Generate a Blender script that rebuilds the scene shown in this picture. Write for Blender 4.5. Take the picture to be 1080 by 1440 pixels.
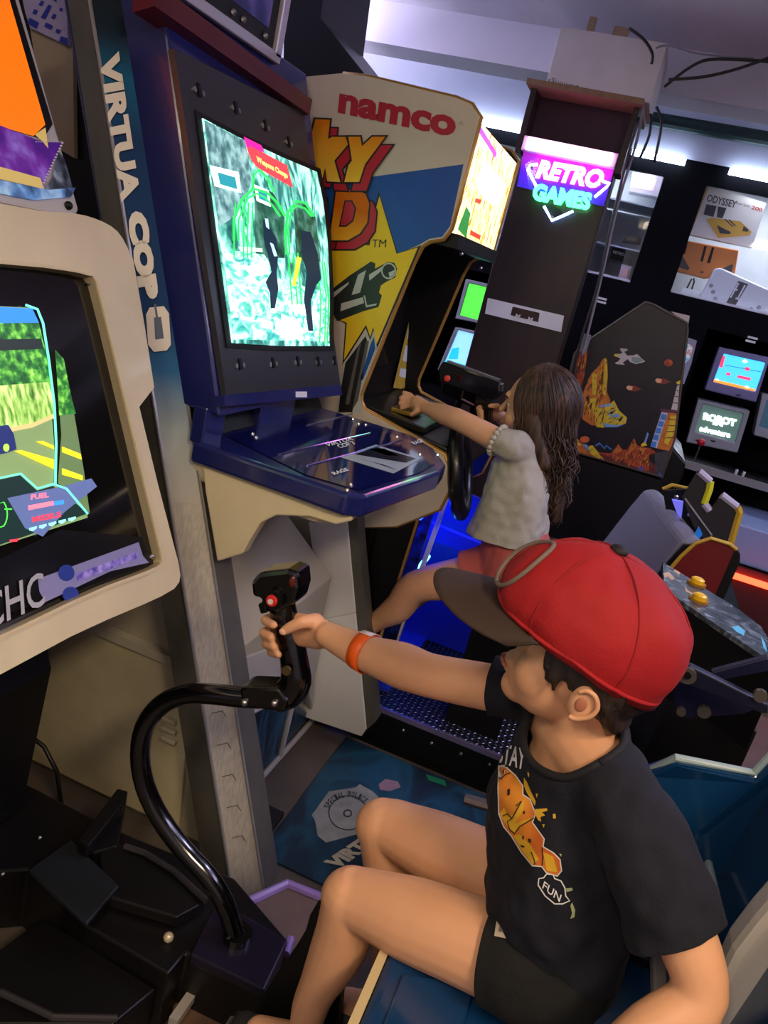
import bpy, bmesh, math, random
from math import sin, cos, radians, pi, atan2, sqrt
from mathutils import Vector, Matrix, Quaternion
from mathutils.geometry import tessellate_polygon

for o in list(bpy.data.objects):
    bpy.data.objects.remove(o, do_unlink=True)
random.seed(7)
SC = bpy.context.scene
COL = SC.collection

# ------------------------------------------------------------------ camera
FPX, CAM_H, PITCH, ROLL, YAW = 1080.0, 1.60, radians(18), radians(14), radians(15)
FW = Vector((-sin(YAW)*cos(PITCH), cos(YAW)*cos(PITCH), -sin(PITCH)))
_r0 = Vector((cos(YAW), sin(YAW), 0)); _u0 = _r0.cross(FW)
RT = cos(ROLL)*_r0 + sin(ROLL)*_u0
UP = -sin(ROLL)*_r0 + cos(ROLL)*_u0
EYE = Vector((0, 0, CAM_H))
cd = bpy.data.cameras.new('camera'); cam = bpy.data.objects.new('camera', cd); COL.objects.link(cam)
cd.sensor_fit = 'HORIZONTAL'; cd.sensor_width = 36.0; cd.lens = 36.0*FPX/1080.0
cd.clip_start = 0.02; cd.clip_end = 60
mw = Matrix((RT, UP, -FW)).transposed().to_4x4(); mw.translation = EYE
cam.matrix_world = mw
SC.camera = cam

# ------------------------------------------------------------------ world, exposure
w = bpy.data.worlds.new('dim_room_air'); SC.world = w; w.use_nodes = True
w.node_tree.nodes['Background'].inputs[0].default_value = (0.16, 0.17, 0.30, 1)
w.node_tree.nodes['Background'].inputs[1].default_value = 0.12
vs = SC.view_settings
vs.view_transform = 'Standard'; vs.look = 'None'; vs.gamma = 1.0; vs.exposure = 0.0; vs.use_curve_mapping = False

# ------------------------------------------------------------------ ceiling lamps of the room, plus unseen uplights added for the ceiling
def area(name, loc, size, energy, col, rot=(0, 0, 0), sy=None, spread=None):
    l = bpy.data.lights.new(name, 'AREA'); l.energy = energy; l.color = col; l.size = size
    if sy: l.shape = 'RECTANGLE'; l.size_y = sy
    if spread: l.spread = spread
    o = bpy.data.objects.new(name, l); o.location = loc; o.rotation_euler = rot; COL.objects.link(o); return o
def point(name, loc, energy, col, r=0.05):
    l = bpy.data.lights.new(name, 'POINT'); l.energy = energy; l.color = col; l.shadow_soft_size = r
    o = bpy.data.objects.new(name, l); o.location = loc; COL.objects.link(o); return o
area('ceiling_lamp_light', (0.95, -0.35, 2.72), 0.35, 54, (1.0, 0.77, 0.52), sy=0.9)
area('ceiling_lamp_light', (-0.45, -0.95, 2.72), 0.35, 30, (1.0, 0.82, 0.60), sy=0.9)
area('ceiling_lamp_light', (1.30, 2.7, 2.72), 0.30, 30, (0.66, 0.64, 1.0), sy=1.0)
area('added_uplight', (2.3, 1.8, 2.15), 0.30, 170, (0.76, 0.72, 1.0), rot=(radians(180), radians(25), 0), sy=2.2)  # unseen uplights added to brighten the ceiling
area('added_uplight', (-2.35, 3.4, 2.25), 0.30, 110, (0.82, 0.78, 1.0), rot=(radians(180), radians(-25), 0), sy=1.6)

# ------------------------------------------------------------------ pixel rays (1080x1440 frame) to points on real planes
def ray(px, py):
    return (FW*FPX + RT*(px-540) - UP*(py-720))
def onP(px, py, pl):
    p0, n = pl; d = ray(px, py); return EYE + d*(((Vector(p0)-EYE).dot(n))/d.dot(n))
def PX(v): return (Vector((v, 0, 0)), Vector((1, 0, 0)))
def PY(v): return (Vector((0, v, 0)), Vector((0, -1, 0)))
def PZ(v): return (Vector((0, 0, v)), Vector((0, 0, 1)))
def D(px, py, z): return EYE + ray(px, py)*(z/FPX)
def V(*a): return Vector(a)

# ------------------------------------------------------------------ materials
def lin(h):
    if not isinstance(h, str): return tuple(h)
    c = [int(h[i:i+2], 16)/255 for i in (0, 2, 4)]
    return tuple(x/12.92 if x <= .04045 else ((x+.055)/1.055)**2.4 for x in c)
MATS = {}
def mat(name, col, rough=.5, metal=0., emit=0., ecol=None, var=.0, vs_=14., bump=.0, bs=80., coat=0., col2=None, alpha=1., sss=0., stretch=None, spec=.5):
    if name in MATS: return MATS[name]
    m = bpy.data.materials.new(name); m.use_nodes = True; nt = m.node_tree; N = nt.nodes; L = nt.links
    b = N['Principled BSDF']; c = lin(col)
    b.inputs['Base Color'].default_value = (*c, 1); b.inputs['Roughness'].default_value = rough; b.inputs['Metallic'].default_value = metal
    b.inputs['Specular IOR Level'].default_value = spec
    if coat: b.inputs['Coat Weight'].default_value = coat; b.inputs['Coat Roughness'].default_value = .08
    if alpha < 1: b.inputs['Alpha'].default_value = alpha
    if sss:
        b.inputs['Subsurface Weight'].default_value = sss; b.inputs['Subsurface Radius'].default_value = (.012, .005, .003); b.inputs['Subsurface Scale'].default_value = 1.0
    tc = N.new('ShaderNodeTexCoord'); src = tc.outputs['Object']
    if stretch:
        mp = N.new('ShaderNodeMapping'); mp.inputs['Scale'].default_value = stretch; L.new(src, mp.inputs[0]); src = mp.outputs[0]
    if var or col2:
        nz = N.new('ShaderNodeTexNoise'); nz.inputs['Scale'].default_value = vs_; nz.inputs['Detail'].default_value = 5; L.new(src, nz.inputs['Vector'])
        mx = N.new('ShaderNodeMix'); mx.data_type = 'RGBA'
        c2 = lin(col2) if col2 else tuple(x*(1-var) for x in c)
        mx.inputs[6].default_value = (*c, 1); mx.inputs[7].default_value = (*c2, 1)
        rp = N.new('ShaderNodeMapRange'); rp.inputs[1].default_value = .35; rp.inputs[2].default_value = .65
        L.new(nz.outputs['Fac'], rp.inputs[0]); L.new(rp.outputs[0], mx.inputs[0]); L.new(mx.outputs[2], b.inputs['Base Color'])
        if emit: L.new(mx.outputs[2], b.inputs['Emission Color'])
    if bump:
        n2 = N.new('ShaderNodeTexNoise'); n2.inputs['Scale'].default_value = bs; n2.inputs['Detail'].default_value = 4; L.new(src, n2.inputs['Vector'])
        bp = N.new('ShaderNodeBump'); bp.inputs['Strength'].default_value = bump; bp.inputs['Distance'].default_value = .004
        L.new(n2.outputs['Fac'], bp.inputs['Height']); L.new(bp.outputs[0], b.inputs['Normal'])
    if emit:
        if not (var or col2): b.inputs['Emission Color'].default_value = (*(lin(ecol) if ecol else c), 1)
        b.inputs['Emission Strength'].default_value = emit
    MATS[name] = m; return m
def gradmat(name, z0, z1, stops, rough=.4, axis=2, emit=0.):
    """printed colour gradient along a world axis"""
    m = bpy.data.materials.new(name); m.use_nodes = True; nt = m.node_tree; N = nt.nodes; L = nt.links; b = N['Principled BSDF']
    g = N.new('ShaderNodeNewGeometry'); s = N.new('ShaderNodeSeparateXYZ'); L.new(g.outputs['Position'], s.inputs[0])
    r = N.new('ShaderNodeMapRange'); r.inputs[1].default_value = z0; r.inputs[2].default_value = z1; L.new(s.outputs[axis], r.inputs[0])
    cr = N.new('ShaderNodeValToRGB'); e = cr.color_ramp.elements
    e.remove(e[1]); e[0].position = stops[0][0]; e[0].color = (*lin(stops[0][1]), 1)
    for p, c in stops[1:]: e.new(p).color = (*lin(c), 1)
    L.new(r.outputs[0], cr.inputs[0]); L.new(cr.outputs[0], b.inputs['Base Color']); b.inputs['Roughness'].default_value = rough; b.inputs['Specular IOR Level'].default_value = .15
    if emit: L.new(cr.outputs[0], b.inputs['Emission Color']); b.inputs['Emission Strength'].default_value = emit
    MATS[name] = m; return m
def noisemat(name, stops, scale=20., rough=.5, emit=0., stretch=(1, 1, 1), detail=6., bump=0., dist=0.):
    m = bpy.data.materials.new(name); m.use_nodes = True; nt = m.node_tree; N = nt.nodes; L = nt.links; b = N['Principled BSDF']
    tc = N.new('ShaderNodeTexCoord'); mp = N.new('ShaderNodeMapping'); mp.inputs['Scale'].default_value = stretch; L.new(tc.outputs['Object'], mp.inputs[0])
    nz = N.new('ShaderNodeTexNoise'); nz.inputs['Scale'].default_value = scale; nz.inputs['Detail'].default_value = detail; nz.inputs['Distortion'].default_value = dist
    L.new(mp.outputs[0], nz.inputs['Vector'])
    cr = N.new('ShaderNodeValToRGB'); e = cr.color_ramp.elements
    e.remove(e[1]); e[0].position = stops[0][0]; e[0].color = (*lin(stops[0][1]), 1)
    for p, c in stops[1:]: e.new(p).color = (*lin(c), 1)
    L.new(nz.outputs['Fac'], cr.inputs[0]); L.new(cr.outputs[0], b.inputs['Base Color']); b.inputs['Roughness'].default_value = rough
    if emit: L.new(cr.outputs[0], b.inputs['Emission Color']); b.inputs['Emission Strength'].default_value = emit
    if bump:
        bp = N.new('ShaderNodeBump'); bp.inputs['Strength'].default_value = bump; bp.inputs['Distance'].default_value = .004
        L.new(nz.outputs['Fac'], bp.inputs['Height']); L.new(bp.outputs[0], b.inputs['Normal'])
    MATS[name] = m; return m
def glow(name, col, strength):
    return mat(name, col, .4, emit=strength)
def glassmat(name, tint=(1, 1, 1), gl=.07, rough=.03):
    m = bpy.data.materials.new(name); m.use_nodes = True; nt = m.node_tree; N = nt.nodes; L = nt.links
    N.remove(N['Principled BSDF']); t = N.new('ShaderNodeBsdfTransparent'); t.inputs[0].default_value = (*tint, 1)
    g = N.new('ShaderNodeBsdfGlossy'); g.inputs['Roughness'].default_value = rough
    x = N.new('ShaderNodeMixShader'); x.inputs[0].default_value = gl
    L.new(t.outputs[0], x.inputs[1]); L.new(g.outputs[0], x.inputs[2]); L.new(x.outputs[0], N['Material Output'].inputs[0])
    MATS[name] = m; return m

# ------------------------------------------------------------------ objects
def link(o, parent):
    COL.objects.link(o)
    if parent is not None:
        o.parent = parent
        if parent.type == 'EMPTY': o.matrix_parent_inverse = Matrix.Translation(-parent.location)
    return o
def thing(name, label, cat, loc=(0, 0, 0), group=None):
    o = bpy.data.objects.new(name, None); o.location = loc; o.empty_display_size = .05; COL.objects.link(o)
    o['label'] = label; o['category'] = cat
    if group: o['group'] = group
    return o
def tag(o, label, cat, group=None):
    o['label'] = label; o['category'] = cat
    if group: o['group'] = group
    return o
def struct(o, label=None):
    o['kind'] = 'structure'
    if label: o['label'] = label
    return o
def mesh(name, verts, faces, m, parent=None, smooth=False, bevel=0., seg=2, fixn=True):
    me = bpy.data.meshes.new(name); me.from_pydata([tuple(v) for v in verts], [], faces)
    if fixn:
        bm = bmesh.new(); bm.from_mesh(me); bmesh.ops.recalc_face_normals(bm, faces=bm.faces); bm.to_mesh(me); bm.free()
    me.materials.append(m)
    if smooth:
        for p in me.polygons: p.use_smooth = True
    o = bpy.data.objects.new(name, me)
    if bevel:
        md = o.modifiers.new('bevel', 'BEVEL'); md.width = bevel; md.segments = seg; md.limit_method = 'ANGLE'; md.angle_limit = radians(35); md.harden_normals = False
    return link(o, parent)
class MB:
    """collects closed shapes for ONE mesh object"""
    def __init__(s): s.v = []; s.f = []
    def add(s, vs, fs):
        n = len(s.v); s.v += [Vector(v) for v in vs]; s.f += [tuple(i+n for i in f) for f in fs]; return s
    def box(s, a, b, rot=None, piv=None):
        x0, y0, z0 = a; x1, y1, z1 = b
        vs = [Vector(p) for p in ((x0, y0, z0), (x1, y0, z0), (x1, y1, z0), (x0, y1, z0), (x0, y0, z1), (x1, y0, z1), (x1, y1, z1), (x0, y1, z1))]
        if rot is not None:
            c = Vector(piv) if piv is not None else (Vector(a)+Vector(b))/2
            vs = [rot @ (v-c)+c for v in vs]
        return s.add(vs, [(0, 3, 2, 1), (4, 5, 6, 7), (0, 1, 5, 4), (1, 2, 6, 5), (2, 3, 7, 6), (3, 0, 4, 7)])
    def prism(s, pts, ext):
        n = len(pts); e = Vector(ext); vs = [Vector(p) for p in pts]+[Vector(p)+e for p in pts]
        fs = [tuple(range(n))[::-1], tuple(range(n, 2*n))]+[(i, (i+1) % n, n+(i+1) % n, n+i) for i in range(n)]
        return s.add(vs, fs)
    def flat(s, pts): return s.add(pts, [tuple(range(len(pts)))])
    def tube(s, pts, r, n=12, flat_=1.0, side=None):
        pts = [Vector(p) for p in pts]; k = len(pts); rs = r if isinstance(r, (list, tuple)) else [r]*k
        vs = []; prev = None
        for i in range(k):
            t = (pts[min(i+1, k-1)]-pts[max(i-1, 0)]).normalized()
            if prev is None:
                a = Vector(side) if side is not None else (Vector((0, 0, 1)) if abs(t.z) < .9 else Vector((1, 0, 0)))
            else: a = prev
            a = (a-t*a.dot(t)).normalized(); prev = a; b = t.cross(a)
            for j in range(n):
                q = 2*pi*j/n; vs.append(pts[i]+(a*cos(q)+b*sin(q)*flat_)*rs[i])
        fs = [tuple(range(n))[::-1], tuple(range((k-1)*n, k*n))]
        for i in range(k-1):
            for j in range(n): fs.append((i*n+j, i*n+(j+1) % n, (i+1)*n+(j+1) % n, (i+1)*n+j))
        return s.add(vs, fs)
    def cyl(s, c, axis, r, h, n=16, r2=None):
        a = Vector(axis).normalized(); c = Vector(c); return s.tube([c, c+a*h], [r, r2 if r2 is not None else r], n)
    def ell(s, c, A, B, C, nu=16, nv=10):
        """ellipsoid with half-axis vectors A, B, C (C is the pole)"""
        c = Vector(c); A, B, C = Vector(A), Vector(B), Vector(C); vs = [c-C]
        for i in range(1, nv):
            t = -pi/2+pi*i/nv
            for j in range(nu):
                q = 2*pi*j/nu; vs.append(c+(A*cos(q)+B*sin(q))*cos(t)+C*sin(t))
        vs.append(c+C); fs = []
        for j in range(nu):
            fs.append((0, 1+(j+1) % nu, 1+j)); fs.append((len(vs)-1, 1+(nv-2)*nu+j, 1+(nv-2)*nu+(j+1) % nu))
        for i in range(nv-2):
            for j in range(nu): fs.append((1+i*nu+j, 1+i*nu+(j+1) % nu, 1+(i+1)*nu+(j+1) % nu, 1+(i+1)*nu+j))
        return s.add(vs, fs)
    def sph(s, c, r, nu=14, nv=9): return s.ell(c, (r, 0, 0), (0, r, 0), (0, 0, r), nu, nv)
    def limb(s, pts, n=16, side=(0, 1, 0)):
        """round-ended tapering limb: pts = [(pos, radius along side, radius across)]"""
        P = [Vector(p[0]) for p in pts]; ra = [p[1] for p in pts]; rb = [p[2] if len(p) > 2 else p[1] for p in pts]
        # resample with catmull-rom
        Q = []; k = len(P)
        for i in range(k-1):
            p0, p1, p2, p3 = P[max(i-1, 0)], P[i], P[i+1], P[min(i+2, k-1)]
            for t in (0, .25, .5, .75):
                q = .5*((2*p1)+(p2-p0)*t+(2*p0-5*p1+4*p2-p3)*t*t+(3*p1-p0-3*p2+p3)*t**3)
                u = t*t*(3-2*t); Q.append((q, ra[i]*(1-u)+ra[i+1]*u, rb[i]*(1-u)+rb[i+1]*u))
        Q.append((P[-1], ra[-1], rb[-1]))
        t0 = (Q[1][0]-Q[0][0]).normalized(); t1 = (Q[-1][0]-Q[-2][0]).normalized()
        def cap(q, t, sg):
            out = []
            for f in (.35, .7, .92):
                h = min(q[1], q[2])*f; c = sqrt(1-f*f); out.append((q[0]+t*sg*h, q[1]*c, q[2]*c))
            return out
        Q = cap(Q[0], t0, -1)[::-1]+Q+cap(Q[-1], t1, 1)
        vs = []; k = len(Q)
        for i in range(k):
            t = (Q[min(i+1, k-1)][0]-Q[max(i-1, 0)][0]).normalized(); a = Vector(side); a = (a-t*a.dot(t)).normalized(); b = t.cross(a)
            for j in range(n):
                q = 2*pi*j/n; vs.append(Q[i][0]+a*cos(q)*Q[i][1]+b*sin(q)*Q[i][2])
        fs = [tuple(range(n))[::-1], tuple(range((k-1)*n, k*n))]
        for i in range(k-1):
            for j in range(n): fs.append((i*n+j, i*n+(j+1) % n, (i+1)*n+(j+1) % n, (i+1)*n+j))
        return s.add(vs, fs)
    def build(s, name, m, parent=None, smooth=False, bevel=0., seg=2):
        return mesh(name, s.v, s.f, m, parent, smooth, bevel, seg)
    def skin(s, name, m, parent=None, voxel=.004, it=6, fac=.5, dec=None):
        """fuse the collected shapes into one continuous surface"""
        me = bpy.data.meshes.new('tmp'); me.from_pydata([tuple(v) for v in s.v], [], s.f)
        bm = bmesh.new(); bm.from_mesh(me); bmesh.ops.recalc_face_normals(bm, faces=bm.faces); bm.to_mesh(me); bm.free()
        o = bpy.data.objects.new('tmp', me); COL.objects.link(o)
        r = o.modifiers.new('r', 'REMESH'); r.mode = 'VOXEL'; r.voxel_size = voxel
        if it: q = o.modifiers.new('s', 'SMOOTH'); q.factor = fac; q.iterations = it
        if dec: q = o.modifiers.new('d', 'DECIMATE'); q.ratio = dec
        dg = bpy.context.evaluated_depsgraph_get(); dg.update()
        m2 = bpy.data.meshes.new_from_object(o.evaluated_get(dg)); bpy.data.objects.remove(o, do_unlink=True); bpy.data.meshes.remove(me)
        m2.name = name; m2.materials.clear(); m2.materials.append(m)
        for p in m2.polygons: p.use_smooth = True
        ob = bpy.data.objects.new(name, m2); return link(ob, parent)
def pts(px, pl, off=0.):
    n = pl[1].normalized()
    if n.dot(EYE-Vector(pl[0])) < 0: n = -n
    return [onP(a, b, pl)+n*off for a, b in px]
STRETCH = [0.]
def decal(name, px, pl, m, parent, off=.001):
    """flat print lying on a real surface"""
    P_ = pts(px, pl, off)
    if STRETCH[0]: P_ = [p+Vector((0, -STRETCH[0], 0)) if q[0] < 0 else p for p, q in zip(P_, px)]   # picture goes on across the whole width
    return mesh(name, P_, [tuple(range(len(P_)))], m, parent)
def decals(name, polys, pl, m, parent, off=.001):
    if len(polys) <= 24:
        for p in polys: decal(name, p, pl, m, parent, off)
        return
    b = MB()
    for p in polys: b.flat(pts(p, pl, off))
    o = b.build(name, m, parent); o['kind'] = 'stuff'; return o
def plate(name, px, pl, thick, m, parent=None, bevel=0., off=0.):
    """solid slab traced on a real plane, thickness going away from the viewer side"""
    n = pl[1].normalized()
    if n.dot(EYE-Vector(pl[0])) < 0: n = -n
    P_ = pts(px, pl, off); return MB().prism(P_, -n*thick).build(name, m, parent, bevel=bevel)
def grow(poly, d):
    """offset a polygon outwards by d pixels"""
    n = len(poly); ar = sum(poly[i][0]*poly[(i+1) % n][1]-poly[(i+1) % n][0]*poly[i][1] for i in range(n)); sg = 1 if ar > 0 else -1
    out = []
    for i in range(n):
        p0, p1, p2 = Vector(poly[i-1]), Vector(poly[i]), Vector(poly[(i+1) % n])
        a = (p1-p0).normalized(); b = (p2-p1).normalized(); na = Vector((a.y, -a.x))*sg; nb = Vector((b.y, -b.x))*sg
        k = na+nb; l = k.length
        k = k/l*min(1/max(.35, l/2), 2.2) if l > 1e-5 else na
        out.append((p1.x+k.x*d, p1.y+k.y*d))
    return out
def zoom(poly, ox, oy, s): return [(ox+x/s, oy+y/s) for x, y in poly]
FONTC = {}
def textmesh(s, bold):
    key = (s, bold)
    if key in FONTC: return FONTC[key]
    c = bpy.data.curves.new('t', 'FONT'); c.body = s; c.size = 1; c.offset = bold; c.resolution_u = 3
    o = bpy.data.objects.new('t', c); COL.objects.link(o)
    dg = bpy.context.evaluated_depsgraph_get(); dg.update()
    me = bpy.data.meshes.new_from_object(o.evaluated_get(dg)); bpy.data.objects.remove(o, do_unlink=True)
    vs = [v.co.copy() for v in me.vertices]; fs = [tuple(p.vertices) for p in me.polygons]; bpy.data.meshes.remove(me)
    x0 = min(v.x for v in vs); x1 = max(v.x for v in vs); y0 = min(v.y for v in vs); y1 = max(v.y for v in vs)
    vs = [((v.x-x0)/(x1-x0), (v.y-y0)/(y1-y0)) for v in vs]
    FONTC[key] = (vs, fs); return FONTC[key]
def text3(s, TL, BL, BR, m, parent, bold=.02, off=.0015, name='lettering', n=None, th=0.):
    """lettering whose bounding box has the given top-left, bottom-left and bottom-right corners in space"""
    vs, fs = textmesh(s, bold); TL, BL, BR = Vector(TL), Vector(BL), Vector(BR); U = BR-BL; W = TL-BL; nn = U.cross(W).normalized() if n is None else n
    P_ = [BL+U*x+W*y+nn*off for x, y in vs]
    o = mesh(name, P_, fs, m, parent, fixn=False)
    if th: md = o.modifiers.new('t', 'SOLIDIFY'); md.thickness = th; md.offset = 1
    return o
def textpx(s, TL, BL, BR, pl, m, parent, bold=.02, off=.0015, name='lettering'):
    n = pl[1].normalized()
    if n.dot(EYE-Vector(pl[0])) < 0: n = -n
    return text3(s, onP(*TL, pl), onP(*BL, pl), onP(*BR, pl), m, parent, bold, off, name, n)
def bolts(parent, centres, nrm, r, h, m, name='bolt', dome=True):
    first = None
    for c in centres:
        b = MB(); a = Vector(nrm).normalized(); c = Vector(c)
        b.tube([c-a*h*.3, c+a*h*.6, c+a*h], [r, r, r*.6], 10); b.build(name, m, parent, smooth=False)

from mathutils import noise as mnoise
def wrinkle(o, amp, freq, seed=0.):
    """soft cloth folds"""
    me = o.data; me.update(); ns = [v.normal.copy() for v in me.vertices]
    for v, n in zip(me.vertices, ns):
        p = v.co*freq+Vector((seed, seed, 0)); v.co += n*amp*(mnoise.noise(Vector((p.x, p.y, p.z*.45)))+.5*mnoise.noise(p*2.3))
def smoothpath(P_, k=4):
    q = []
    for a in range(len(P_)-1):
        p0, p1, p2, p3 = P_[max(a-1, 0)], P_[a], P_[a+1], P_[min(a+2, len(P_)-1)]
        for i in range(k):
            t = i/k; q.append(.5*((2*p1)+(p2-p0)*t+(2*p0-5*p1+4*p2-p3)*t*t+(3*p1-p0-3*p2+p3)*t**3))
    q.append(P_[-1]); return q
# shared materials
black = mat('black_paint', '08080a', .5, var=.3, spec=.3)
blacksat = mat('black_satin', '060608', .4, spec=.3)
gunmetal = mat('black_gloss_metal', '060607', .16, metal=0., coat=.6)
chrome = mat('steel_bolt', 'b9b9b9', .3, metal=1.)
cream = mat('cream_plastic', 'd8cba6', .38, var=.12, vs_=5, coat=.15)
white = mat('white_paint', 'd8d8d6', .5, var=.08, vs_=6)
navy = mat('navy_plastic', '1d2460', .22, var=.15, vs_=4, coat=.4)
gold = mat('gold_edge_trim', 'a8803a', .35, metal=.3)
rubber = mat('rubber', '101012', .7)
# ================================================================== the room
floor_m = mat('grey_vinyl_floor', '5a5048', .55, var=.35, vs_=3, bump=.15, bs=60)
ceil_m = mat('ceiling_paint', 'c9c6cf', .8, var=.06, vs_=2)
wallw = mat('upper_wall_paint', 'b9bacb', .8, var=.08, vs_=3)
wallk = mat('black_wall_board', '04040a', .8, var=.4, vs_=2, spec=.12)
caseint = mat('display_case_lining', 'b8bcc4', .6, var=.05)
struct(MB().box((-2.6, -1.7, -.06), (2.6, 5.6, 0)).build('floor', floor_m))
struct(MB().box((-2.6, -1.7, 2.76), (2.6, 5.6, 2.84)).build('ceiling', ceil_m))
struct(MB().box((-2.7, -1.7, 0), (-2.6, 5.6, 2.76)).build('wall_left', wallw))
struct(MB().box((2.6, -1.7, 0), (2.7, 5.6, 2.76)).build('wall_right', wallk))
struct(MB().box((-2.6, -1.8, 0), (2.6, -1.7, 2.76)).build('wall_front', wallw))
struct(MB().box((-2.6, 4.06, 2.575), (2.6, 4.30, 2.76)).build('ceiling_beam', ceil_m))
# back wall: upper strip of paint, black boards around the lit display windows and the monitor niches
struct(MB().box((-2.6, 5.0, 2.495), (2.6, 5.5, 2.76)).build('wall_back_upper', wallw))
wb = MB()
wb.box((-2.6, 5.0, 0), (2.6, 5.5, .86))
wb.box((-2.6, 5.0, 1.64), (2.6, 5.5, 1.785)).box((-2.6, 5.0, 2.385), (2.6, 5.03, 2.495))
for x0, x1 in ((-2.6, -1.75), (-1.045, -.78), (-.208, .032), (.95, 2.6)): wb.box((x0, 5.0, 1.785), (x1, 5.5, 2.385))
for x0, x1 in ((-2.6, -1.35), (-.55, .30), (1.36, 2.6)): wb.box((x0, 5.0, .86), (x1, 5.5, 1.64))
struct(wb.build('wall_back', wallk))
niche = MB().box((-2.6, 5.5, .5), (2.6, 5.56, 1.70)); struct(niche.build('wall_niche', wallk))
struct(MB().box((-2.6, 5.5, 1.70), (2.6, 5.56, 2.5)).build('wall_case_lining', caseint))
# glass panes of the display windows
pane = glassmat('case_glass', (.97, .98, 1), .015)
for i, (x0, x1) in enumerate(((-1.75, -1.045), (-.78, -.208), (.032, .95))):
    wo = struct(MB().box((x0, 5.0, 1.785), (x1, 5.004, 2.385)).build('window_%d' % (i+1), pane))
# light tube on top of the black boards
tube_m = glow('tube_white', 'cfe2ff', 14.0)
for x0, x1, lab in ((-2.3, -1.02, 'white glowing light strip left of the neon sign pillar'), (-.42, -.12, 'short white glowing light strip just right of the neon sign pillar'), (.12, 1.6, 'long white glowing light strip at top right above the boxed console window')):
    t = MB().box((x0, 4.955, 2.455), (x1, 4.985, 2.485)).build('light_strip', tube_m); tag(t, lab, 'light strip', 'light strips along the top of the back wall')
pipe = MB().tube([V(-.62, 4.92, 2.64), V(2.4, 4.92, 2.675)], .038, 12).build('ceiling_pipe', mat('green_pipe', '12312e', .5)); tag(pipe, 'dark green pipe running under the ceiling at the back wall', 'pipe')
# case lamps (small tubes inside each window) so that the shelves are lit
for x, e in ((-1.4, 8.), (-.5, 9.), (.5, 9.5)): area('case_lamp_light', (x, 5.10, 2.47), .45, e, (.88, .93, 1.0), sy=.08)

# ------------------------------------------------------------------ pillar with shelf, neon sign, carton
brown = mat('dark_brown_laminate', '2b1f1e', .4, var=.3, vs_=3, stretch=(8, 8, 1))
woodedge = mat('chipboard_edge', '8a6a4a', .7, var=.2, vs_=40)
pl_ = thing('pillar_cladding', 'dark brown laminate clad pillar behind the driving cabinet', 'pillar', (-.55, 3.85, 0))
struct(pl_)
MB().box((-.775, 3.70, 0), (-.355, 3.82, 2.15)).build('panel', brown, pl_, bevel=.006)
MB().box((-.775, 3.79, 2.15), (-.355, 3.82, 2.41)).build('upper_recess', mat('purple_brown_board', '33202c', .5), pl_)
MB().box((-.80, 3.66, 2.15), (-.775, 3.82, 2.41)).build('recess_cheek', brown, pl_); MB().box((-.355, 3.66, 2.15), (-.33, 3.82, 2.41)).build('recess_cheek', brown, pl_)
MB().box((-.815, 3.60, 2.41), (-.32, 4.05, 2.432)).build('shelf', woodedge, pl_)
sgp = PY(3.694)
plate('plaque', [(686, 419), (793, 444), (789, 467), (682, 441)], sgp, .006, white, pl_)
decal('plaque_badge', [(721, 431), (759, 440), (757, 453), (718, 443)], PY(3.6935), mat('badge_brown', '2e1512', .5), pl_, .001)
textpx('M    M', (726, 441), (724, 446), (748, 452), PY(3.6925), white, pl_)

carton = thing('cardboard_carton', 'white upside-down carton on the shelf above the neon sign', 'box', (-.55, 3.8, 2.432))
cb = mat('white_cardboard', 'cfc8c2', .75, var=.1, vs_=5)
MB().box((-.745, 3.66, 2.432), (-.30, 4.0, 2.655)).build('carton_body', cb, carton, bevel=.003)
textpx('Bunnings', (812, 130), (815, 118), (772, 108), PY(3.659), mat('print_grey', '55504c', .6), carton, .0)
MB().box((-.64, 3.67, 2.652), (-.61, 3.69, 2.71)).build('torn_flap', mat('kraft_card', '9a8266', .8), carton); MB().box((-.53, 3.67, 2.652), (-.47, 3.69, 2.69)).build('torn_flap', mat('kraft_card', '9a8266', .8), carton)

ns = thing('neon_sign', 'glowing pink and green RETRO neon sign on dark pillar', 'sign', (-.57, 3.69, 1.9))
NP = PY(3.672)
acr = glassmat('clear_acrylic', (.95, .95, 1), .10)
mesh('acrylic_back', *(lambda P_: (P_+[p+V(0, .005, 0) for p in P_], [tuple(range(len(P_)))[::-1], tuple(range(len(P_), 2*len(P_)))]+[(i, (i+1) % len(P_), len(P_)+(i+1) % len(P_), len(P_)+i) for i in range(len(P_))]))(pts([(738, 231), (752, 222), (850, 243), (861, 257), (836, 282), (826, 300), (805, 299), (778, 316), (762, 290), (746, 275)], NP)), acr, ns)
pinkn = glow('neon_pink', 'ff5fc0', 14.0); greenn = glow('neon_green', '35ff7a', 9.0); whiten = glow('neon_white_blue', '9ac0ff', 10.0)
npk = onP(795, 250, NP)
for nm, tl, bl, br, m in (('RETRO', (762, 224), (752, 250), (843, 266), pinkn), ('GAMES', (752, 257), (747, 281), (828, 296), greenn)):
    o = textpx(nm, tl, bl, br, PY(3.668), m, ns, .055, .0, 'neon_word')
    md = o.modifiers.new('t', 'SOLIDIFY'); md.thickness = .008
for path in ([(754, 262), (742, 238), (746, 232), (756, 231)], [(765, 290), (776, 310), (806, 297)], [(846, 254), (857, 258), (853, 263), (836, 277)]):
    MB().tube(pts(path, PY(3.664)), .0055, 8).build('neon_tube', whiten, ns, smooth=True)
for p in ((749, 237), (846, 259), (777, 306)): MB().cyl(onP(*p, PY(3.69)), (0, -1, 0), .006, .03, 8).build('standoff', chrome, ns)
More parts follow.
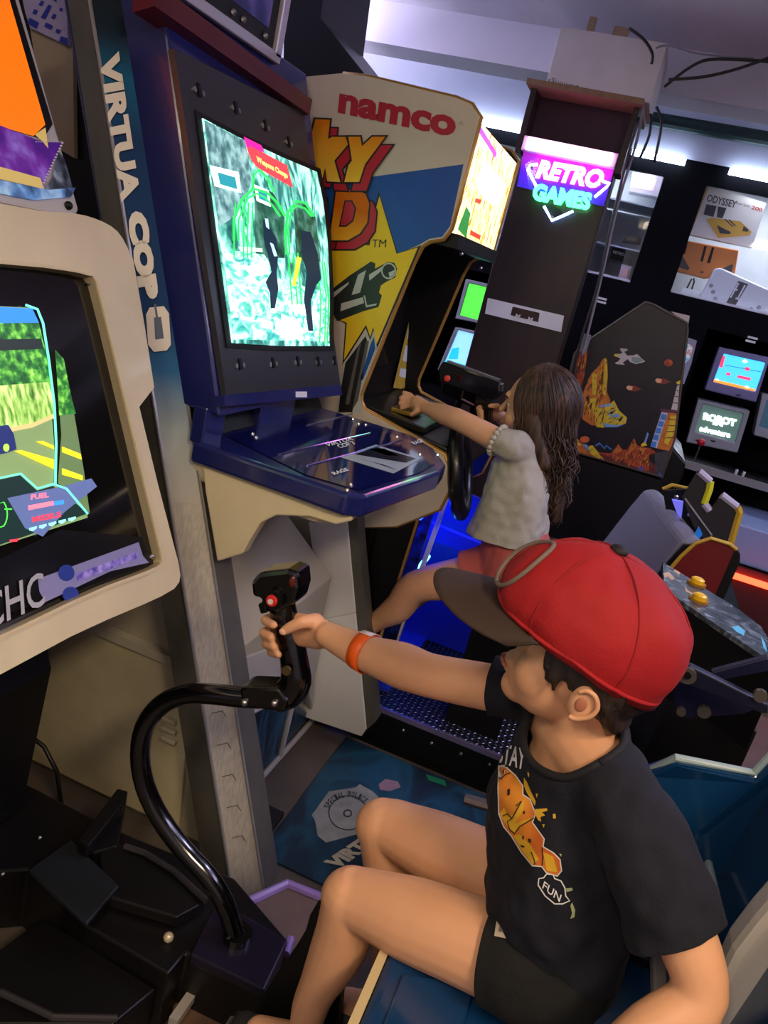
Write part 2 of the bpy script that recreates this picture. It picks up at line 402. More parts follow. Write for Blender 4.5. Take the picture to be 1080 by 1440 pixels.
plate('backlit_board', [(738, 203), (864, 236), (849, 290), (727, 262)], PY(3.688), .006, gradmat('led_wash_board_m', 1.93, 2.19, [(0, '2aa8c8'), (.12, '3a3ad8'), (.6, '5a22c8'), (1, 'd83ad0')], .4, emit=.45), ns)  # LED wash on the board put into a glowing colour gradient
led = thing('led_bar', 'bright pink and white led bar above the neon sign', 'light', (-.57, 3.7, 2.14))
MB().box((-.775, 3.655, 2.165), (-.36, 3.70, 2.225)).build('bar_housing', mat('bar_white', 'd9d0dc', .4), led, bevel=.004)
MB().box((-.755, 3.640, 2.170), (-.38, 3.656, 2.220)).build('bar_diffuser', glow('led_pinkwhite', 'ff9ee6', 10.0), led, bevel=.004)
# cables hanging on the right side of the pillar
cabm = mat('black_cable', '0c0c0e', .45); cabg = mat('grey_cable', '77747c', .5)
for i, (path, y, m, lab) in enumerate((
    ([(905, 150), (895, 200), (868, 290), (848, 380), (826, 470), (818, 500)], 3.66, cabg, 'grey cable hanging down the right edge of the brown pillar'),
    ([(898, 165), (880, 230), (856, 330), (838, 410), (815, 485), (800, 560)], 3.65, cabm, 'black cable hanging down the right edge of the brown pillar'),
    ([(915, 160), (913, 190), (900, 222)], 3.64, cabm, 'short black cable loop with a plug beside the neon sign'),
    ([(923, 150), (930, 175), (920, 228)], 3.62, cabm, 'thin black cable drooping right of the neon sign'),
    ([(885, 40), (905, 55), (917, 75), (916, 90)], 3.54, cabm, 'thick black cable on top of the white carton'),
    ([(934, 122), (975, 92), (1010, 83), (1100, 88)], 3.52, cabm, 'black cable running along the beam at top right'),
    ([(940, 112), (990, 108), (1040, 96), (1090, 78)], 3.51, cabm, 'second black cable crossing along the beam at top right'),
    ([(922, 68), (940, 64), (985, 76), (1060, 82)], 3.53, cabg, 'thin grey wire running along the beam at top right'))):
    P_ = pts(path, PY(y)); q = []
    for a in range(len(P_)-1):
        for t in (0, .25, .5, .75):
            p0, p1, p2, p3 = P_[max(a-1, 0)], P_[a], P_[a+1], P_[min(a+2, len(P_)-1)]
            q.append(.5*((2*p1)+(p2-p0)*t+(2*p0-5*p1+4*p2-p3)*t*t+(3*p1-p0-3*p2+p3)*t**3))
    q.append(P_[-1]); tag(MB().tube(q, .006 if i != 7 else .004, 7).build('cable', m, smooth=True), lab, 'cable')
pw = MB().box(onP(812, 488, PY(3.66))+V(0, 0, -.02), onP(825, 480, PY(3.66))+V(.01, .05, .03)); tag(pw.build('plug_adapter', mat('grey_plastic', '6e6e72', .5), bevel=.006), 'grey power adapter hanging on the cables beside the black cabinet', 'adapter')

# ------------------------------------------------------------------ things in the display windows
def shelfunit(name, x0, x1, zs, lab):
    for z in zs: tag(MB().box((x0+.002, 5.02, z-.008), (x1-.002, 5.48, z)).build('glass_shelf', mat('shelf_glass', 'b6c6cc', .15)), lab % ('upper' if z > 2.1 else 'lower'), 'shelf')
shelfunit('glass_shelf', -.78, -.208, (1.97, 2.22), '%s glass shelf in the narrow window beside the pillar')
tag(MB().box((.034, 5.01, 1.787), (.948, 5.48, 1.80)).build('case_floor', mat('case_white', 'd0d4da', .4)), 'white floor of the boxed console window', 'shelf')
tag(MB().box((-.778, 5.01, 1.787), (-.21, 5.48, 1.80)).build('case_floor', mat('case_white', 'd0d4da', .4)), 'white floor of the narrow window beside the pillar', 'shelf')
ZC = lambda l: zoom(l, 880, 220, 5.4)
ob = thing('console_box', 'white boxed retro console with a yellow console picture', 'box', (.2, 5.12, 1.8))
OB = PY(5.10)
boxw = mat('white_box_card', 'd5d2d0', .6)
plate('box_body', ZC([(622, 212), (1065, 355), (960, 690), (475, 590)]), OB, .08, boxw, ob)
decal('box_spine', ZC([(622, 212), (635, 216), (490, 594), (475, 590)]), OB, mat('spine_tan', 'b08a4a', .6), ob)
textpx('ODYSSEY', (996, 273), (993, 283), (1034, 293), OB, mat('print_dark', '37373d', .6), ob, .02)
textpx('Brown System', (1036, 283), (1035, 288), (1054, 293), OB, mat('print_dark', '37373d', .6), ob, .0)
textpx('200', (1058, 289), (1056, 294), (1071, 298), OB, mat('print_red', 'b03a35', .6), ob, .03)
decals('screen_picture', [ZC([(612, 362), (690, 378), (665, 460), (590, 440)]), ZC([(700, 380), (765, 392), (735, 470), (690, 462)])], OB, mat('print_dark', '37373d', .6), ob)
yel = mat('print_yellow', 'c49a3e', .6)
decal('console_picture', ZC([(612, 480), (650, 465), (870, 492), (955, 572), (940, 600), (700, 620)]), OB, yel, ob)
decals('console_picture_detail', [ZC([(690, 520), (800, 575), (790, 590), (715, 585)]), ZC([(895, 528), (930, 555), (930, 572), (885, 568)]), ZC([(745, 474), (760, 476), (820, 535), (805, 532)]), ZC([(775, 478), (790, 480), (840, 530), (828, 530)])], OB, mat('print_dark', '37373d', .6), ob, .002)
oc = thing('orange_console', 'orange retro game console below the white boxed console', 'console', (.12, 5.1, 1.8))
OO = PY(5.07); orng = mat('orange_plastic', 'c8742f', .45)
plate('console_body', ZC([(475, 640), (860, 712), (830, 890), (600, 925), (385, 870), (430, 740)]), OO, .10, orng, oc, bevel=.006)
decals('slot', [ZC([(597, 678), (615, 682), (585, 800), (565, 795)]), ZC([(655, 688), (672, 692), (640, 812), (615, 808)]), ZC([(455, 672), (468, 674), (450, 740), (435, 740)])], OO, black, oc, .002)
decals('dial_panel', [ZC([(405, 800), (430, 755), (485, 850), (470, 865), (400, 840)]), ZC([(735, 850), (815, 815), (805, 880)]), ZC([(575, 870), (592, 874), (588, 886), (560, 884)])], OO, mat('print_dark', '37373d', .6), oc, .002)
wc = thing('white_console', 'white retro game console leaning in the window at right', 'console', (.35, 5.05, 1.8))
OW = PY(5.04); wp = mat('white_plastic', 'ccd3da', .35)
plate('console_body', ZC([(670, 855), (720, 845), (1200, 1060), (1200, 1240), (560, 1075)]), OW, .06, wp, wc, bevel=.008)
decal('slide_panel', ZC([(855, 945), (930, 970), (830, 1135), (760, 1115)]), OW, mat('print_dark', '37373d', .6), wc, .002)
decals('slide_switch', [ZC([(850, 960), (862, 964), (800, 1075), (790, 1070)]), ZC([(900, 975), (912, 980), (850, 1090), (840, 1085)]), ZC([(822, 1000), (850, 1008), (845, 1022), (818, 1015)]), ZC([(835, 1070), (862, 1078), (857, 1090), (830, 1084)])], OW, wp, wc, .003)
for p in ((648, 980), (663, 1028), (680, 1080), (1010, 1145), (950, 1160)): q = ZC([p])[0]; MB().cyl(onP(*q, OW), (0, -1, 0), .012, .012, 12, .010).build('knob', mat('knob_grey', '8d9298', .4), wc)
MB().tube(pts(ZC([(450, 1030), (500, 930), (515, 925), (520, 950), (490, 1040)]), PY(5.06)), .005, 6).build('wire', cabm, tag(MB().box((.09, 5.05, 1.801), (.19, 5.09, 1.83)).build('controller', wp), 'small white controller with dark wire beside the orange console', 'controller'))
# narrow window: pale gadgets
ZB = lambda l: zoom(l, 880, 220, 5.4)
for nm, poly, y, th, colr, lab in (('handheld_box', [(-10, 590), (120, 608), (105, 665), (-30, 645)], 5.1, .08, '3c4038', 'dark flat gadget box on the lower glass shelf'),
    ('game_cartridge', [(-30, 815), (50, 835), (20, 960), (-60, 935)], 5.06, .06, 'b8b9bd', 'white boxed cartridge with a pale label on the window floor'),
    ('clear_case', [(50, 115), (290, 150), (250, 310), (20, 265)], 5.2, .12, '77707f', 'clear grey plastic case high in the narrow window')):
    t = thing(nm, lab, 'box', onP(*ZB(poly)[3], PY(y))); plate('case_body', ZB(poly), PY(y), th, mat('c_'+nm, colr, .4, var=.15), t, bevel=.004)
    cx = sum(p[0] for p in poly)/4; cy = sum(p[1] for p in poly)/4
    decal('case_label', ZB([(cx+(p[0]-cx)*.6, cy+(p[1]-cy)*.55) for p in poly]), PY(y), mat('l_'+nm, {'handheld_box': '6b5f4a', 'game_cartridge': 'd7a9a9', 'clear_case': '8d7d88'}[nm], .5), t, .002)
ct = thing('black_card', 'small black card standing above the cartridge in the narrow window', 'card', onP(865, 372, PY(5.09))); plate('card_body', [(861, 346), (880, 350), (876, 368), (857, 363)], PY(5.09), .01, black, ct)
textpx('RETRO', (863, 352), (862, 356), (877, 360), PY(5.09), white, ct, 0, .002)

# ------------------------------------------------------------------ tube monitors in the niches
def crt(name, lab, front, screen, scr_m, body_m, y=4.985, extras=None):
    o = thing(name, lab, 'monitor', onP(*front[3], PY(y)))
    pf = PY(y); P_ = pts(front, pf); c = sum(P_, V(0, 0, 0))/4; n = V(0, 1, 0)
    S_ = pts(screen, pf); k = 4
    vs = P_+[s_ + V(0, .0, 0) for s_ in S_]+[s_+V(0, .02, 0) for s_ in S_]+[p+V(0, .12, 0) for p in P_]+[c+(p-c)*.62+V(0, .38, 0) for p in P_]
    fs = []
    for a, b in ((0, 1), (1, 2), (0, 3), (3, 4)):
        for i in range(4): j = (i+1) % 4; fs.append((a*4+i, a*4+j, b*4+j, b*4+i))
    fs.append((16, 17, 18, 19)); fs.append((8, 9, 10, 11))
    mesh('casing', vs, fs, body_m, o, bevel=.006)
    sp = PY(y+.016); mesh('screen', pts(screen, sp), [(0, 1, 2, 3)], scr_m, o)
    return o
tvv = crt('tube_monitor', 'purple-lit tube monitor showing a blue platform game', [(1012, 488), (1083, 503), (1063, 566), (991, 548)], [(1018, 497), (1077, 510), (1063, 551), (1003, 537)], glow('screen_sky_blue', '3fb0ff', 1.6), mat('tv_grey_purple_lit', '6d6a92', .45))  # purple light on the casing put into its violet base colour
SP = PY(4.997)
Z8 = lambda l: zoom(l, 940, 440, 6.0)
decals('screen_ground', [Z8([(385, 560), (560, 600), (735, 645), (725, 668), (380, 580)])], SP, glow('scr_orange', 'ff8a2a', 1.5), tvv, .002)
decals('screen_sprite', [Z8([(455, 360), (480, 365), (455, 465), (428, 455)]), Z8([(650, 455), (685, 462), (680, 490), (645, 482)]), Z8([(490, 500), (525, 508), (520, 530), (485, 522)]), Z8([(585, 525), (695, 548), (690, 572), (578, 545)])], SP, glow('scr_red', 'ff3a5a', 1.5), tvv, .003)
decals('screen_cloud', [Z8([(620, 410), (645, 388), (670, 412), (645, 425)]), Z8([(640, 625), (660, 612), (685, 630), (668, 638)]), Z8([(390, 560), (420, 555), (425, 575)])], SP, glow('scr_white', 'eaf6ff', 1.6), tvv, .003)
decals('screen_line', [Z8([(480, 438), (780, 495), (779, 499), (479, 442)])], SP, glow('scr_dark', '20405a', .6), tvv, .003)
decal('brand_plate', Z8([(560, 685), (620, 690), (585, 705)]), PY(4.985), black, tvv, .002)
tvg = crt('tube_monitor', 'grey tube monitor showing white title text on the lower shelf', [(982, 561), (1055, 578), (1037, 637), (965, 622)], [(989, 568), (1046, 582), (1034, 622), (977, 607)], glow('screen_dark_green', '4e6a62', .7), mat('tv_grey', '8b8d93', .45))
textpx('ROBOT', (990, 580), (988, 590), (1034, 600), SP, glow('scr_bright', 'f4fff8', 4.0), tvg, .06, .003)
textpx('IN', (1003, 592), (1002, 597), (1016, 600), SP, glow('scr_bright', 'f4fff8', 4.0), tvg, .06, .003)
textpx('adventure', (985, 598), (983, 606), (1026, 616), SP, glow('scr_bright', 'f4fff8', 4.0), tvg, .04, .003)
decals('front_button', [Z8([(230, 1068), (262, 1075), (258, 1085), (225, 1078)]), Z8([(350, 1070), (400, 1080), (395, 1092), (365, 1088)])], PY(4.985), black, tvg, .002)
tvr = crt('tube_monitor', 'grey tube monitor cut off by the right edge of the picture', [(1072, 553), (1140, 570), (1125, 630), (1060, 612)], [(1079, 562), (1132, 575), (1120, 615), (1067, 600)], glow('scr_dim_teal', '2a4a5a', .6), mat('tv_grey', '8b8d93', .45))
sh = thing('joystick_shelf', 'steel edged black shelf with red joystick below the monitors', 'shelf', (.6, 4.9, .88))
MB().box((.34, 4.72, .87), (1.0, 5.0, .90)).build('shelf_board', black, sh)
MB().box((.34, 4.705, .862), (1.0, 4.72, .906)).build('shelf_edge', mat('steel_edge', '9a9aa2', .35, metal=.8), sh)
jb = onP(986, 622, PY(4.78)); MB().tube([V(jb.x, jb.y, .90), jb], .005, 8).build('joystick_shaft', chrome, sh)
MB().sph(jb, .022).build('joystick_ball', mat('red_ball', 'b5102a', .3), sh, smooth=True)
for p in ((1044, 642), (1054, 646)): q = onP(*p, PY(4.75)); MB().cyl(V(q.x, q.y, .90), (0, 0, 1), .008, .03, 10).build('push_button', white, sh)
tag(MB().box((.88, 4.97, 1.53), (.98, 4.998, 1.56)).build('price_tag', white), 'small white label on the black board above the purple-lit monitor', 'label')
for (a, b) in (((1055, 471), (1062, 478)),): pass
for k, q in enumerate(((1052, 472), (1049, 477))):
    P_ = onP(*q, PY(4.999)); tag(MB().box((P_.x, 4.994, P_.z-.012), (P_.x+.055, 5.0, P_.z)).build('paper_label', white), ('upper' if k == 0 else 'lower')+' of the two paper labels above the purple-lit monitor', 'label')
for k, q in enumerate(((841, 417), (840, 422))):
    P_ = onP(*q, PY(4.999)); tag(MB().box((P_.x, 4.994, P_.z-.012), (P_.x+.055, 5.0, P_.z)).build('paper_label', white), ('upper' if k == 0 else 'lower')+' of the two paper labels beside the pillar cables', 'label')
# screens seen between the driving cabinet and the pillar
tvl = crt('tube_monitor', 'monitor with a bright green picture behind the driving cabinet', [(655, 392), (690, 400), (676, 455), (640, 448)], [(659, 398), (685, 404), (672, 450), (646, 443)], glow('scr_green', '47d23a', 1.6), mat('tv_grey', '8b8d93', .45))
tvb = crt('tube_monitor', 'monitor with a light blue picture behind the driving cabinet', [(640, 460), (676, 468), (655, 530), (615, 520)], [(644, 464), (672, 471), (652, 522), (622, 516)], glow('scr_lightblue', '7fb8f2', 1.5), mat('tv_grey', '8b8d93', .45))
decals('screen_shape', [[(636, 490), (646, 488), (644, 505), (630, 505)], [(622, 505), (655, 513), (652, 522), (622, 516)]], PY(4.997), glow('scr_teal', '1fb0c8', 1.2), tvb, .002)

# ------------------------------------------------------------------ low bench and red light at the right
bench = thing('low_bench', 'blue-lit grey bench along the back wall at right', 'bench', (1.6, 4.6, 0))
bq = [onP(*p, PY(4.35)) for p in ((1034, 735), (1031, 790))]
bx0 = bq[0].x; bz = bq[0].z; bz1 = bq[1].z
MB().box((bx0, 4.35, bz1), (2.5, 4.95, bz)).build('bench_top', mat('bench_grey_blue_lit', '7a88ac', .45), bench, bevel=.01)  # bluish light put into the colour of the grey bench
MB().box((bx0+.05, 4.5, 0), (2.5, 4.95, bz1)).build('bench_base', black, bench)
rl = thing('red_light_tube', 'glowing red neon tube along the foot of the grey bench', 'light', (1.5, 4.2, .12))
rt0 = onP(1022, 806, PY(4.30)); MB().tube([rt0, V(2.45, 4.30, rt0.z)], .018, 10).build('tube', glow('neon_red', 'ff3b22', 8.0), rl, smooth=True)
MB().box((rt0.x, 4.325, 0), (2.47, 4.36, rt0.z+.05)).build('tube_mount', mat('red_plastic', '3a0a0c', .5), rl)
# ================================================================== driving cabinet (cream side panel with comic art)
LY = 2.28; LP = PY(LY)
lw = thing('driving_arcade_cabinet', 'tall driving arcade cabinet with white, blue and yellow comic side art', 'arcade cabinet', (-.9, 2.6, 0))
panelw = mat('cabinet_white_laminate', 'cfc4ae', .5, var=.12, vs_=4)
def w2(x, z): return V(x, LY, z)
edge = [(674, 163), (632, 322), (622, 335), (604, 338), (592, 345), (580, 368), (506, 552), (505, 565), (511, 577), (550, 599)]
outline = [w2(-1.4, 1.98)]+pts([(408, 110), (480, 103), (515, 107), (640, 137), (662, 146)], LP)+pts(edge, LP)+[w2(-.47, 1.07), w2(-.42, 1.0), w2(-.44, .9), w2(-.56, .80), w2(-.72, .74), w2(-.72, 0), w2(-1.4, 0)]
MB().prism(outline, (0, .03, 0)).build('side_panel', panelw, lw)
MB().prism([p+V(0, .64, 0) for p in outline], (0, .03, 0)).build('side_panel', black, lw)
tr = pts([(480, 103), (515, 107), (640, 137), (662, 146)]+edge, LP)+[w2(-.47, 1.07), w2(-.42, 1.0), w2(-.44, .9), w2(-.56, .80), w2(-.72, .74)]
for dy in (.015, .655): MB().tube([p+V(0, dy, 0) for p in tr], .009, 8).build('edge_trim', gold, lw, smooth=True)
Z3 = lambda l: zoom(l, 400, 80, 3.0); Z36 = lambda l: zoom(l, 400, 260, 3.6)
blue_ = mat('print_blue', '0a4f9c', .45, var=.1); yel_ = mat('print_bright_yellow', 'e8c412', .45, var=.06); blk_ = mat('print_black', '0d0d0f', .5); red_ = mat('print_red_deep', 'b3152b', .45)
decal('blue_art', [(430, 262), (535, 247), (652, 231), (633, 318), (622, 333), (604, 336), (590, 344), (558, 358), (534, 275), (528, 300), (500, 330), (440, 340)], LP, blue_, lw, .0008)
decal('star_outline', grow([(533, 274), (558, 359), (589, 348), (530, 488), (525, 460), (521, 474), (515, 457), (483, 510), (488, 454), (460, 440), (455, 340), (520, 345), (529, 293)], 2), LP, blk_, lw, .0014)
decal('yellow_star', [(534, 276), (558, 357), (588, 348), (530, 484), (525, 460), (521, 474), (515, 457), (484, 506), (488, 454), (455, 440), (450, 340), (520, 345), (529, 293)], LP, yel_, lw, .002)
orgr = gradmat('letter_gradient_upper', 1.70, 1.93, [(0, 'f5e9b0'), (.35, 'f2c63c'), (1, 'd97708')])
orgr2 = gradmat('letter_gradient_lower', 1.52, 1.70, [(0, 'f5e9b0'), (.4, 'f0b92c'), (1, 'cf6a06')])
K_ = [(135, 265), (197, 268), (188, 350), (205, 340), (262, 340), (272, 372), (215, 440), (240, 530), (185, 527), (176, 470), (165, 515), (125, 512), (100, 400)]
Y_ = [(275, 340), (325, 340), (332, 380), (375, 340), (430, 340), (345, 455), (320, 530), (258, 530), (275, 460), (290, 440)]
L_ = [(60, 560), (150, 562), (150, 700), (198, 702), (190, 775), (60, 775)]
D_ = [(222, 562), (310, 562), (345, 580), (360, 620), (352, 700), (322, 745), (270, 775), (190, 775), (205, 690)]
def letter(poly, gm, o0):
    sh = [(x+30, y+36) for x, y in poly]
    decal('letter_shadow_outline', grow(Z3(sh), 2.2), LP, blk_, lw, o0)
    decal('letter_shadow', Z3(sh), LP, red_, lw, o0+.0005)
    decal('letter_outline', grow(Z3(poly), 2.4), LP, blk_, lw, o0+.001)
    decal('letter', Z3(poly), LP, gm, lw, o0+.0015)
letter(L_, orgr2, .0026); letter(D_, orgr2, .0046); letter(K_, orgr, .0066); letter(Y_, orgr, .0086)
hole = [(262, 612), (285, 612), (300, 640), (290, 690), (262, 712), (240, 712)]
decal('letter_hole_outline', grow(Z3(hole), 2), LP, blk_, lw, .0066); decal('letter_hole', Z3(hole), LP, red_, lw, .0071)
textpx('namco', (478, 131), (475, 159), (639, 194), LP, mat('print_crimson', 'a8152c', .45), lw, .045, .002)
textpx('R', (647, 171), (646, 176), (652, 177), LP, mat('print_pale', '9a8f80', .5), lw, 0, .002)
textpx('TM', (524, 337), (523, 348), (543, 348), LP, blk_, lw, 0, .003)
decal('gun_art', Z36([(240, 530), (330, 460), (440, 388), (462, 398), (460, 425), (525, 390), (558, 395), (572, 425), (562, 470), (515, 492), (490, 510), (480, 545), (495, 560), (478, 618), (400, 640), (270, 690), (240, 640)]), LP, mat('print_gunmetal', '1c2420', .45), lw, .003)
decals('gun_art_highlight', [Z36([(375, 455), (415, 432), (385, 545), (342, 558)]), Z36([(290, 600), (400, 568), (405, 598), (285, 640)]), Z36([(430, 455), (500, 412), (488, 440), (432, 485)]), Z36([(410, 560), (420, 610), (470, 600), (465, 610), (415, 620), (403, 560)]), Z36([(250, 545), (330, 490), (325, 505), (252, 570)])], LP, mat('print_silver', 'b9bdb4', .45), lw, .0036)
rg = [(530+38*cos(a*pi/10), 436+42*sin(a*pi/10)) for a in range(20)]; decal('gun_muzzle', Z36(rg), LP, mat('print_silver', 'b9bdb4', .45), lw, .0038)
decal('gun_bore', Z36([(530+(x-530)*.82, 436+(y-436)*.82) for x, y in rg]), LP, mat('print_gunmetal', '1c2420', .45), lw, .0042)
decal('gun_bore_shine', Z36([(530, 445), (562, 430), (555, 455), (535, 470)]), LP, mat('print_silver', 'b9bdb4', .45), lw, .0046)
decal('tower_art_outline', Z36([(415, 745), (440, 790), (455, 735), (470, 825), (385, 1060), (400, 1150), (270, 1150), (280, 1050), (300, 900)]), LP, mat('print_silver', 'b9bdb4', .45), lw, .0026)
decals('tower_art', [Z36([(412, 765), (425, 800), (345, 1150), (275, 1150), (285, 1050), (310, 900)]), ], LP, blk_, lw, .003)
decals('tower_art_grey', [Z36([(375, 815), (390, 800), (330, 1110), (310, 1110)]), Z36([(415, 790), (430, 790), (375, 1090), (345, 1140)])], LP, mat('print_midgrey', '565650', .5), lw, .0034)
decals('tower_art_blue', [Z36([(440, 800), (455, 770), (462, 830), (400, 985), (385, 990)])], LP, blue_, lw, .0034)
# header with lit marquee
MB().box((-1.0, LY+.03, 1.70), (-.64, LY+.64, 2.0)).build('header_box', black, lw)
MX = PX(-.618)
def my(y, z): return V(-.618, y, z)
marq = noisemat('marquee_picture', [(0.32, '7a3a12'), (.42, 'e8a81e'), (.48, 'fff2c8'), (.56, 'ffe9a0'), (.62, 'f0b020'), (.70, '8a4a1a'), (.76, '2f8a3a')], 16, .4, emit=1.7, stretch=(1, 2.4, .7), dist=1.6)
MB().box((-.64, LY+.032, 1.705), (-.620, LY+.638, 2.005)).build('marquee', marq, lw)
decals('marquee_art_green', [[(655, 290), (661, 300), (655, 335), (643, 322)]], PX(-.619), glow('mq_green', '2f8a3a', 1.0), lw, .0015)
decals('marquee_art_red', [[(668, 278), (677, 281), (674, 287), (667, 284)], [(661, 323), (676, 331), (674, 337), (660, 330)]], PX(-.619), glow('mq_red', 'd8402a', 1.2), lw, .0015)
decals('marquee_art_purple', [[(674, 175), (698, 215), (696, 222), (672, 185)]], PX(-.619), glow('mq_purple', 'a035d8', 1.4), lw, .0015)
decals('marquee_hot_spot', [[(682, 225), (712, 262), (700, 290), (680, 280), (672, 262)]], PX(-.619), glow('mq_hot_spot', 'ffffff', 3.0), lw, .0008)  # hot spot of the backlight painted as a white glowing patch
MB().box((-.80, LY+.03, 1.665), (-.60, LY+.64, 1.705)).build('header_underside', blacksat, lw)
for p in ((649, 357), (676, 377)): MB().sph(onP(*p, PX(-.605)), .006).build('header_bolt', chrome, lw)
# monitor recess
scrn = [V(-.93, 0, 1.66), V(-.83, 0, 1.13), V(-.87, 0, 1.12), V(-.97, 0, 1.66)]
MB().prism([V(p.x, LY+.03, p.z) for p in scrn], (0, .61, 0)).build('monitor_bezel', blacksat, lw)
SPn = (V(-.88, 2.5, 1.395), V(.983, 0, .185))
def sq(y, t): return V(-.93+.10*t+.004, y, 1.66-.53*t)
mesh('monitor_glass', [sq(LY+.14, .15), sq(LY+.56, .15), sq(LY+.56, .8), sq(LY+.14, .8)], [(0, 1, 2, 3)], mat('dark_crt_glass', '0c0d10', .12, coat=.5), lw)
decal('instruction_card', [(572, 453), (589, 456), (567, 547), (550, 545)], SPn, mat('card_yellow', 'c8a83a', .5, var=.2, vs_=30), lw, .008)
decals('instruction_text', [[(572, 457), (585, 459), (581, 478), (569, 476)], [(567, 485), (580, 488), (575, 510), (563, 507)], [(560, 517), (573, 520), (570, 532), (558, 529)]], SPn, mat('card_white', 'd5d8d4', .5), lw, .009)
# dash with control shelf
MB().prism([V(-.86, LY+.03, 1.14), V(-.47, LY+.03, 1.09), V(-.43, LY+.03, 1.0), V(-.60, LY+.03, .84), V(-.86, LY+.03, .84)], (0, .61, 0)).build('dash', blacksat, lw, bevel=.008)
MB().prism([V(-.80, LY+.05, 1.145), V(-.56, LY+.05, 1.125), V(-.56, LY+.05, 1.105), V(-.80, LY+.05, 1.115)], (0, .30, 0)).build('control_shelf', mat('worn_black_metal', '2b2a28', .3, metal=.6), lw, bevel=.004)
MB().box((-.70, LY+.10, 1.135), (-.62, LY+.22, 1.15)).build('gold_button_plate', mat('brass_plate', 'b08a3c', .3, metal=.8), lw, bevel=.003)
# lower body
MB().box((-1.35, LY+.03, 0), (-.62, LY+.64, .84)).build('lower_body', black, lw)
for dy in (.0, .62):
    MB().prism([V(-.62, LY+dy+.01, .86), V(-.50, LY+dy+.01, .92), V(-.535, LY+dy+.01, .16), V(-.62, LY+dy+.01, .16)], (0, .02, 0)).build('pedal_cheek', blacksat, lw)
MB().tube([V(-.50, LY+.02, .92), V(-.535, LY+.02, .16)], .008, 8).build('cheek_trim', gold, lw)
bglow = mat('blue_art_panel', '1c2f9a', .4, col2='060a2a', vs_=24)
MB().prism([V(-.515, LY+.16, .90), V(-.485, LY+.16, .90), V(-.50, LY+.16, .2), V(-.56, LY+.16, .2)], (0, .02, 0)).build('art_strip', bglow, lw)
MB().prism([V(-.475, LY+.22, .88), V(-.460, LY+.22, .88), V(-.50, LY+.22, .3), V(-.515, LY+.22, .3)], (0, .02, 0)).build('white_strip', white, lw)
bplate = mat('blue_step_plastic', '2a3ad8', .35)
plate('footwell_shelf', [(600, 733), (683, 768), (690, 785), (660, 778), (598, 757)], PY(2.72), .03, bplate, lw)
MB().box((-.61, LY+.10, .157), (-.46, LY+.60, .17)).build('footwell_floor', mat('blue_floor', '2433b8', .4), lw)
MB().prism([V(-.60, LY+.60, .16), V(-.20, LY+.60, .16), V(-.25, LY+.60, .78), V(-.60, LY+.60, .84)], (0, .02, 0)).build('footwell_side', mat('blue_floor', '2433b8', .4), lw)
ledp = onP(590, 795, PY(2.62)); MB().tube([onP(584, 806, PY(2.62)), onP(602, 782, PY(2.74))], .010, 8).build('footwell_lamp', glow('led_cyan', '3fa8ff', 18.0), lw)
MB().box((-.60, LY+.06, .826), (-.50, LY+.60, .836)).build('footwell_led_strip', glow('led_blue', '1438ff', 11.0), lw)
# steering wheel
wcn = D(648, 660, 2.52); wax = V(.95, .12, .29).normalized(); wu = (V(0, 0, 1)-wax*wax.z).normalized(); wv = wax.cross(wu)
sw = thing('steering_wheel', 'black steering wheel in front of the girl', 'steering wheel', wcn)
R_ = .145; ring = [wcn+(wu*cos(2*pi*i/40)+wv*sin(2*pi*i/40))*R_ for i in range(41)]
MB().tube(ring, .025, 12).build('rim', mat('wheel_rubber', '0e0e10', .35, coat=.2), sw, smooth=True)
MB().cyl(wcn-wax*.03, wax, .045, .035, 16).build('hub', blacksat, sw)
for a in (90, 210, 330): MB().tube([wcn-wax*.012, wcn+(wu*cos(radians(a))+wv*sin(radians(a)))*R_], .010, 8).build('spoke', blacksat, sw)
MB().tube([wcn-wax*.03, wcn-wax*.22], .022, 12).build('column', blacksat, sw)
# guns of the driving cabinet
def gun(name, lab, tip, back, m, up=V(0, 0, 1), s=1.):
    t = thing(name, lab, 'toy gun', (tip+back)/2); ax = (back-tip); L = ax.length; ax.normalize(); sd = ax.cross(up).normalized(); u = sd.cross(ax)
    def f(a, b): return tip+ax*(L*a)+u*(L*b)
    h = .022*s
    MB().prism([f(0, .13)-sd*h, f(.95, .14)-sd*h, f(1.0, .02)-sd*h, f(.9, -.15)-sd*h, f(.05, -.17)-sd*h, f(-.03, 0)-sd*h], sd*2*h).build('slide', m, t, bevel=.005)
    MB().prism([f(.62, -.10)-sd*h*.8, f(.9, -.10)-sd*h*.8, f(1.02, -.55)-sd*h*.8, f(.78, -.58)-sd*h*.8], sd*1.6*h).build('grip', m, t, bevel=.005)
    MB().tube([f(.42, -.12), f(.44, -.30), f(.66, -.32)], .004, 6).build('trigger_guard', m, t)
    MB().prism([f(.05, .135)-sd*h*.5, f(.9, .145)-sd*h*.5, f(.9, .175)-sd*h*.5, f(.05, .165)-sd*h*.5], sd*h).build('top_rail', mat('grey_rail', '6d6a72', .3, metal=.6), t)
    MB().cyl(f(.06, -.02)-sd*(h+.001), -sd, .016*s, .008, 12).build('side_lamp', mat('dark_lens', '3a1512', .2), t)
    return t, f, sd, h
g1, gf, gsd, gh = gun('light_gun', 'black toy gun held by the girl at the driving cabinet', D(622, 520, 2.52), D(706, 553, 2.44), gunmetal, s=1.)
MB().sph(D(629, 532, 2.44), .010).build('red_lamp', mat('red_lens', 'a02a22', .2, emit=.5), g1)
g2, *_ = gun('light_gun', 'second black toy gun resting on the driving cabinet dash', V(-.64, 2.80, 1.21), V(-.44, 2.74, 1.19), gunmetal)
MB().tube([V(-.58, 2.78, 1.10), V(-.56, 2.78, 1.185)], .012, 8).build('gun_rest', blacksat, g2)
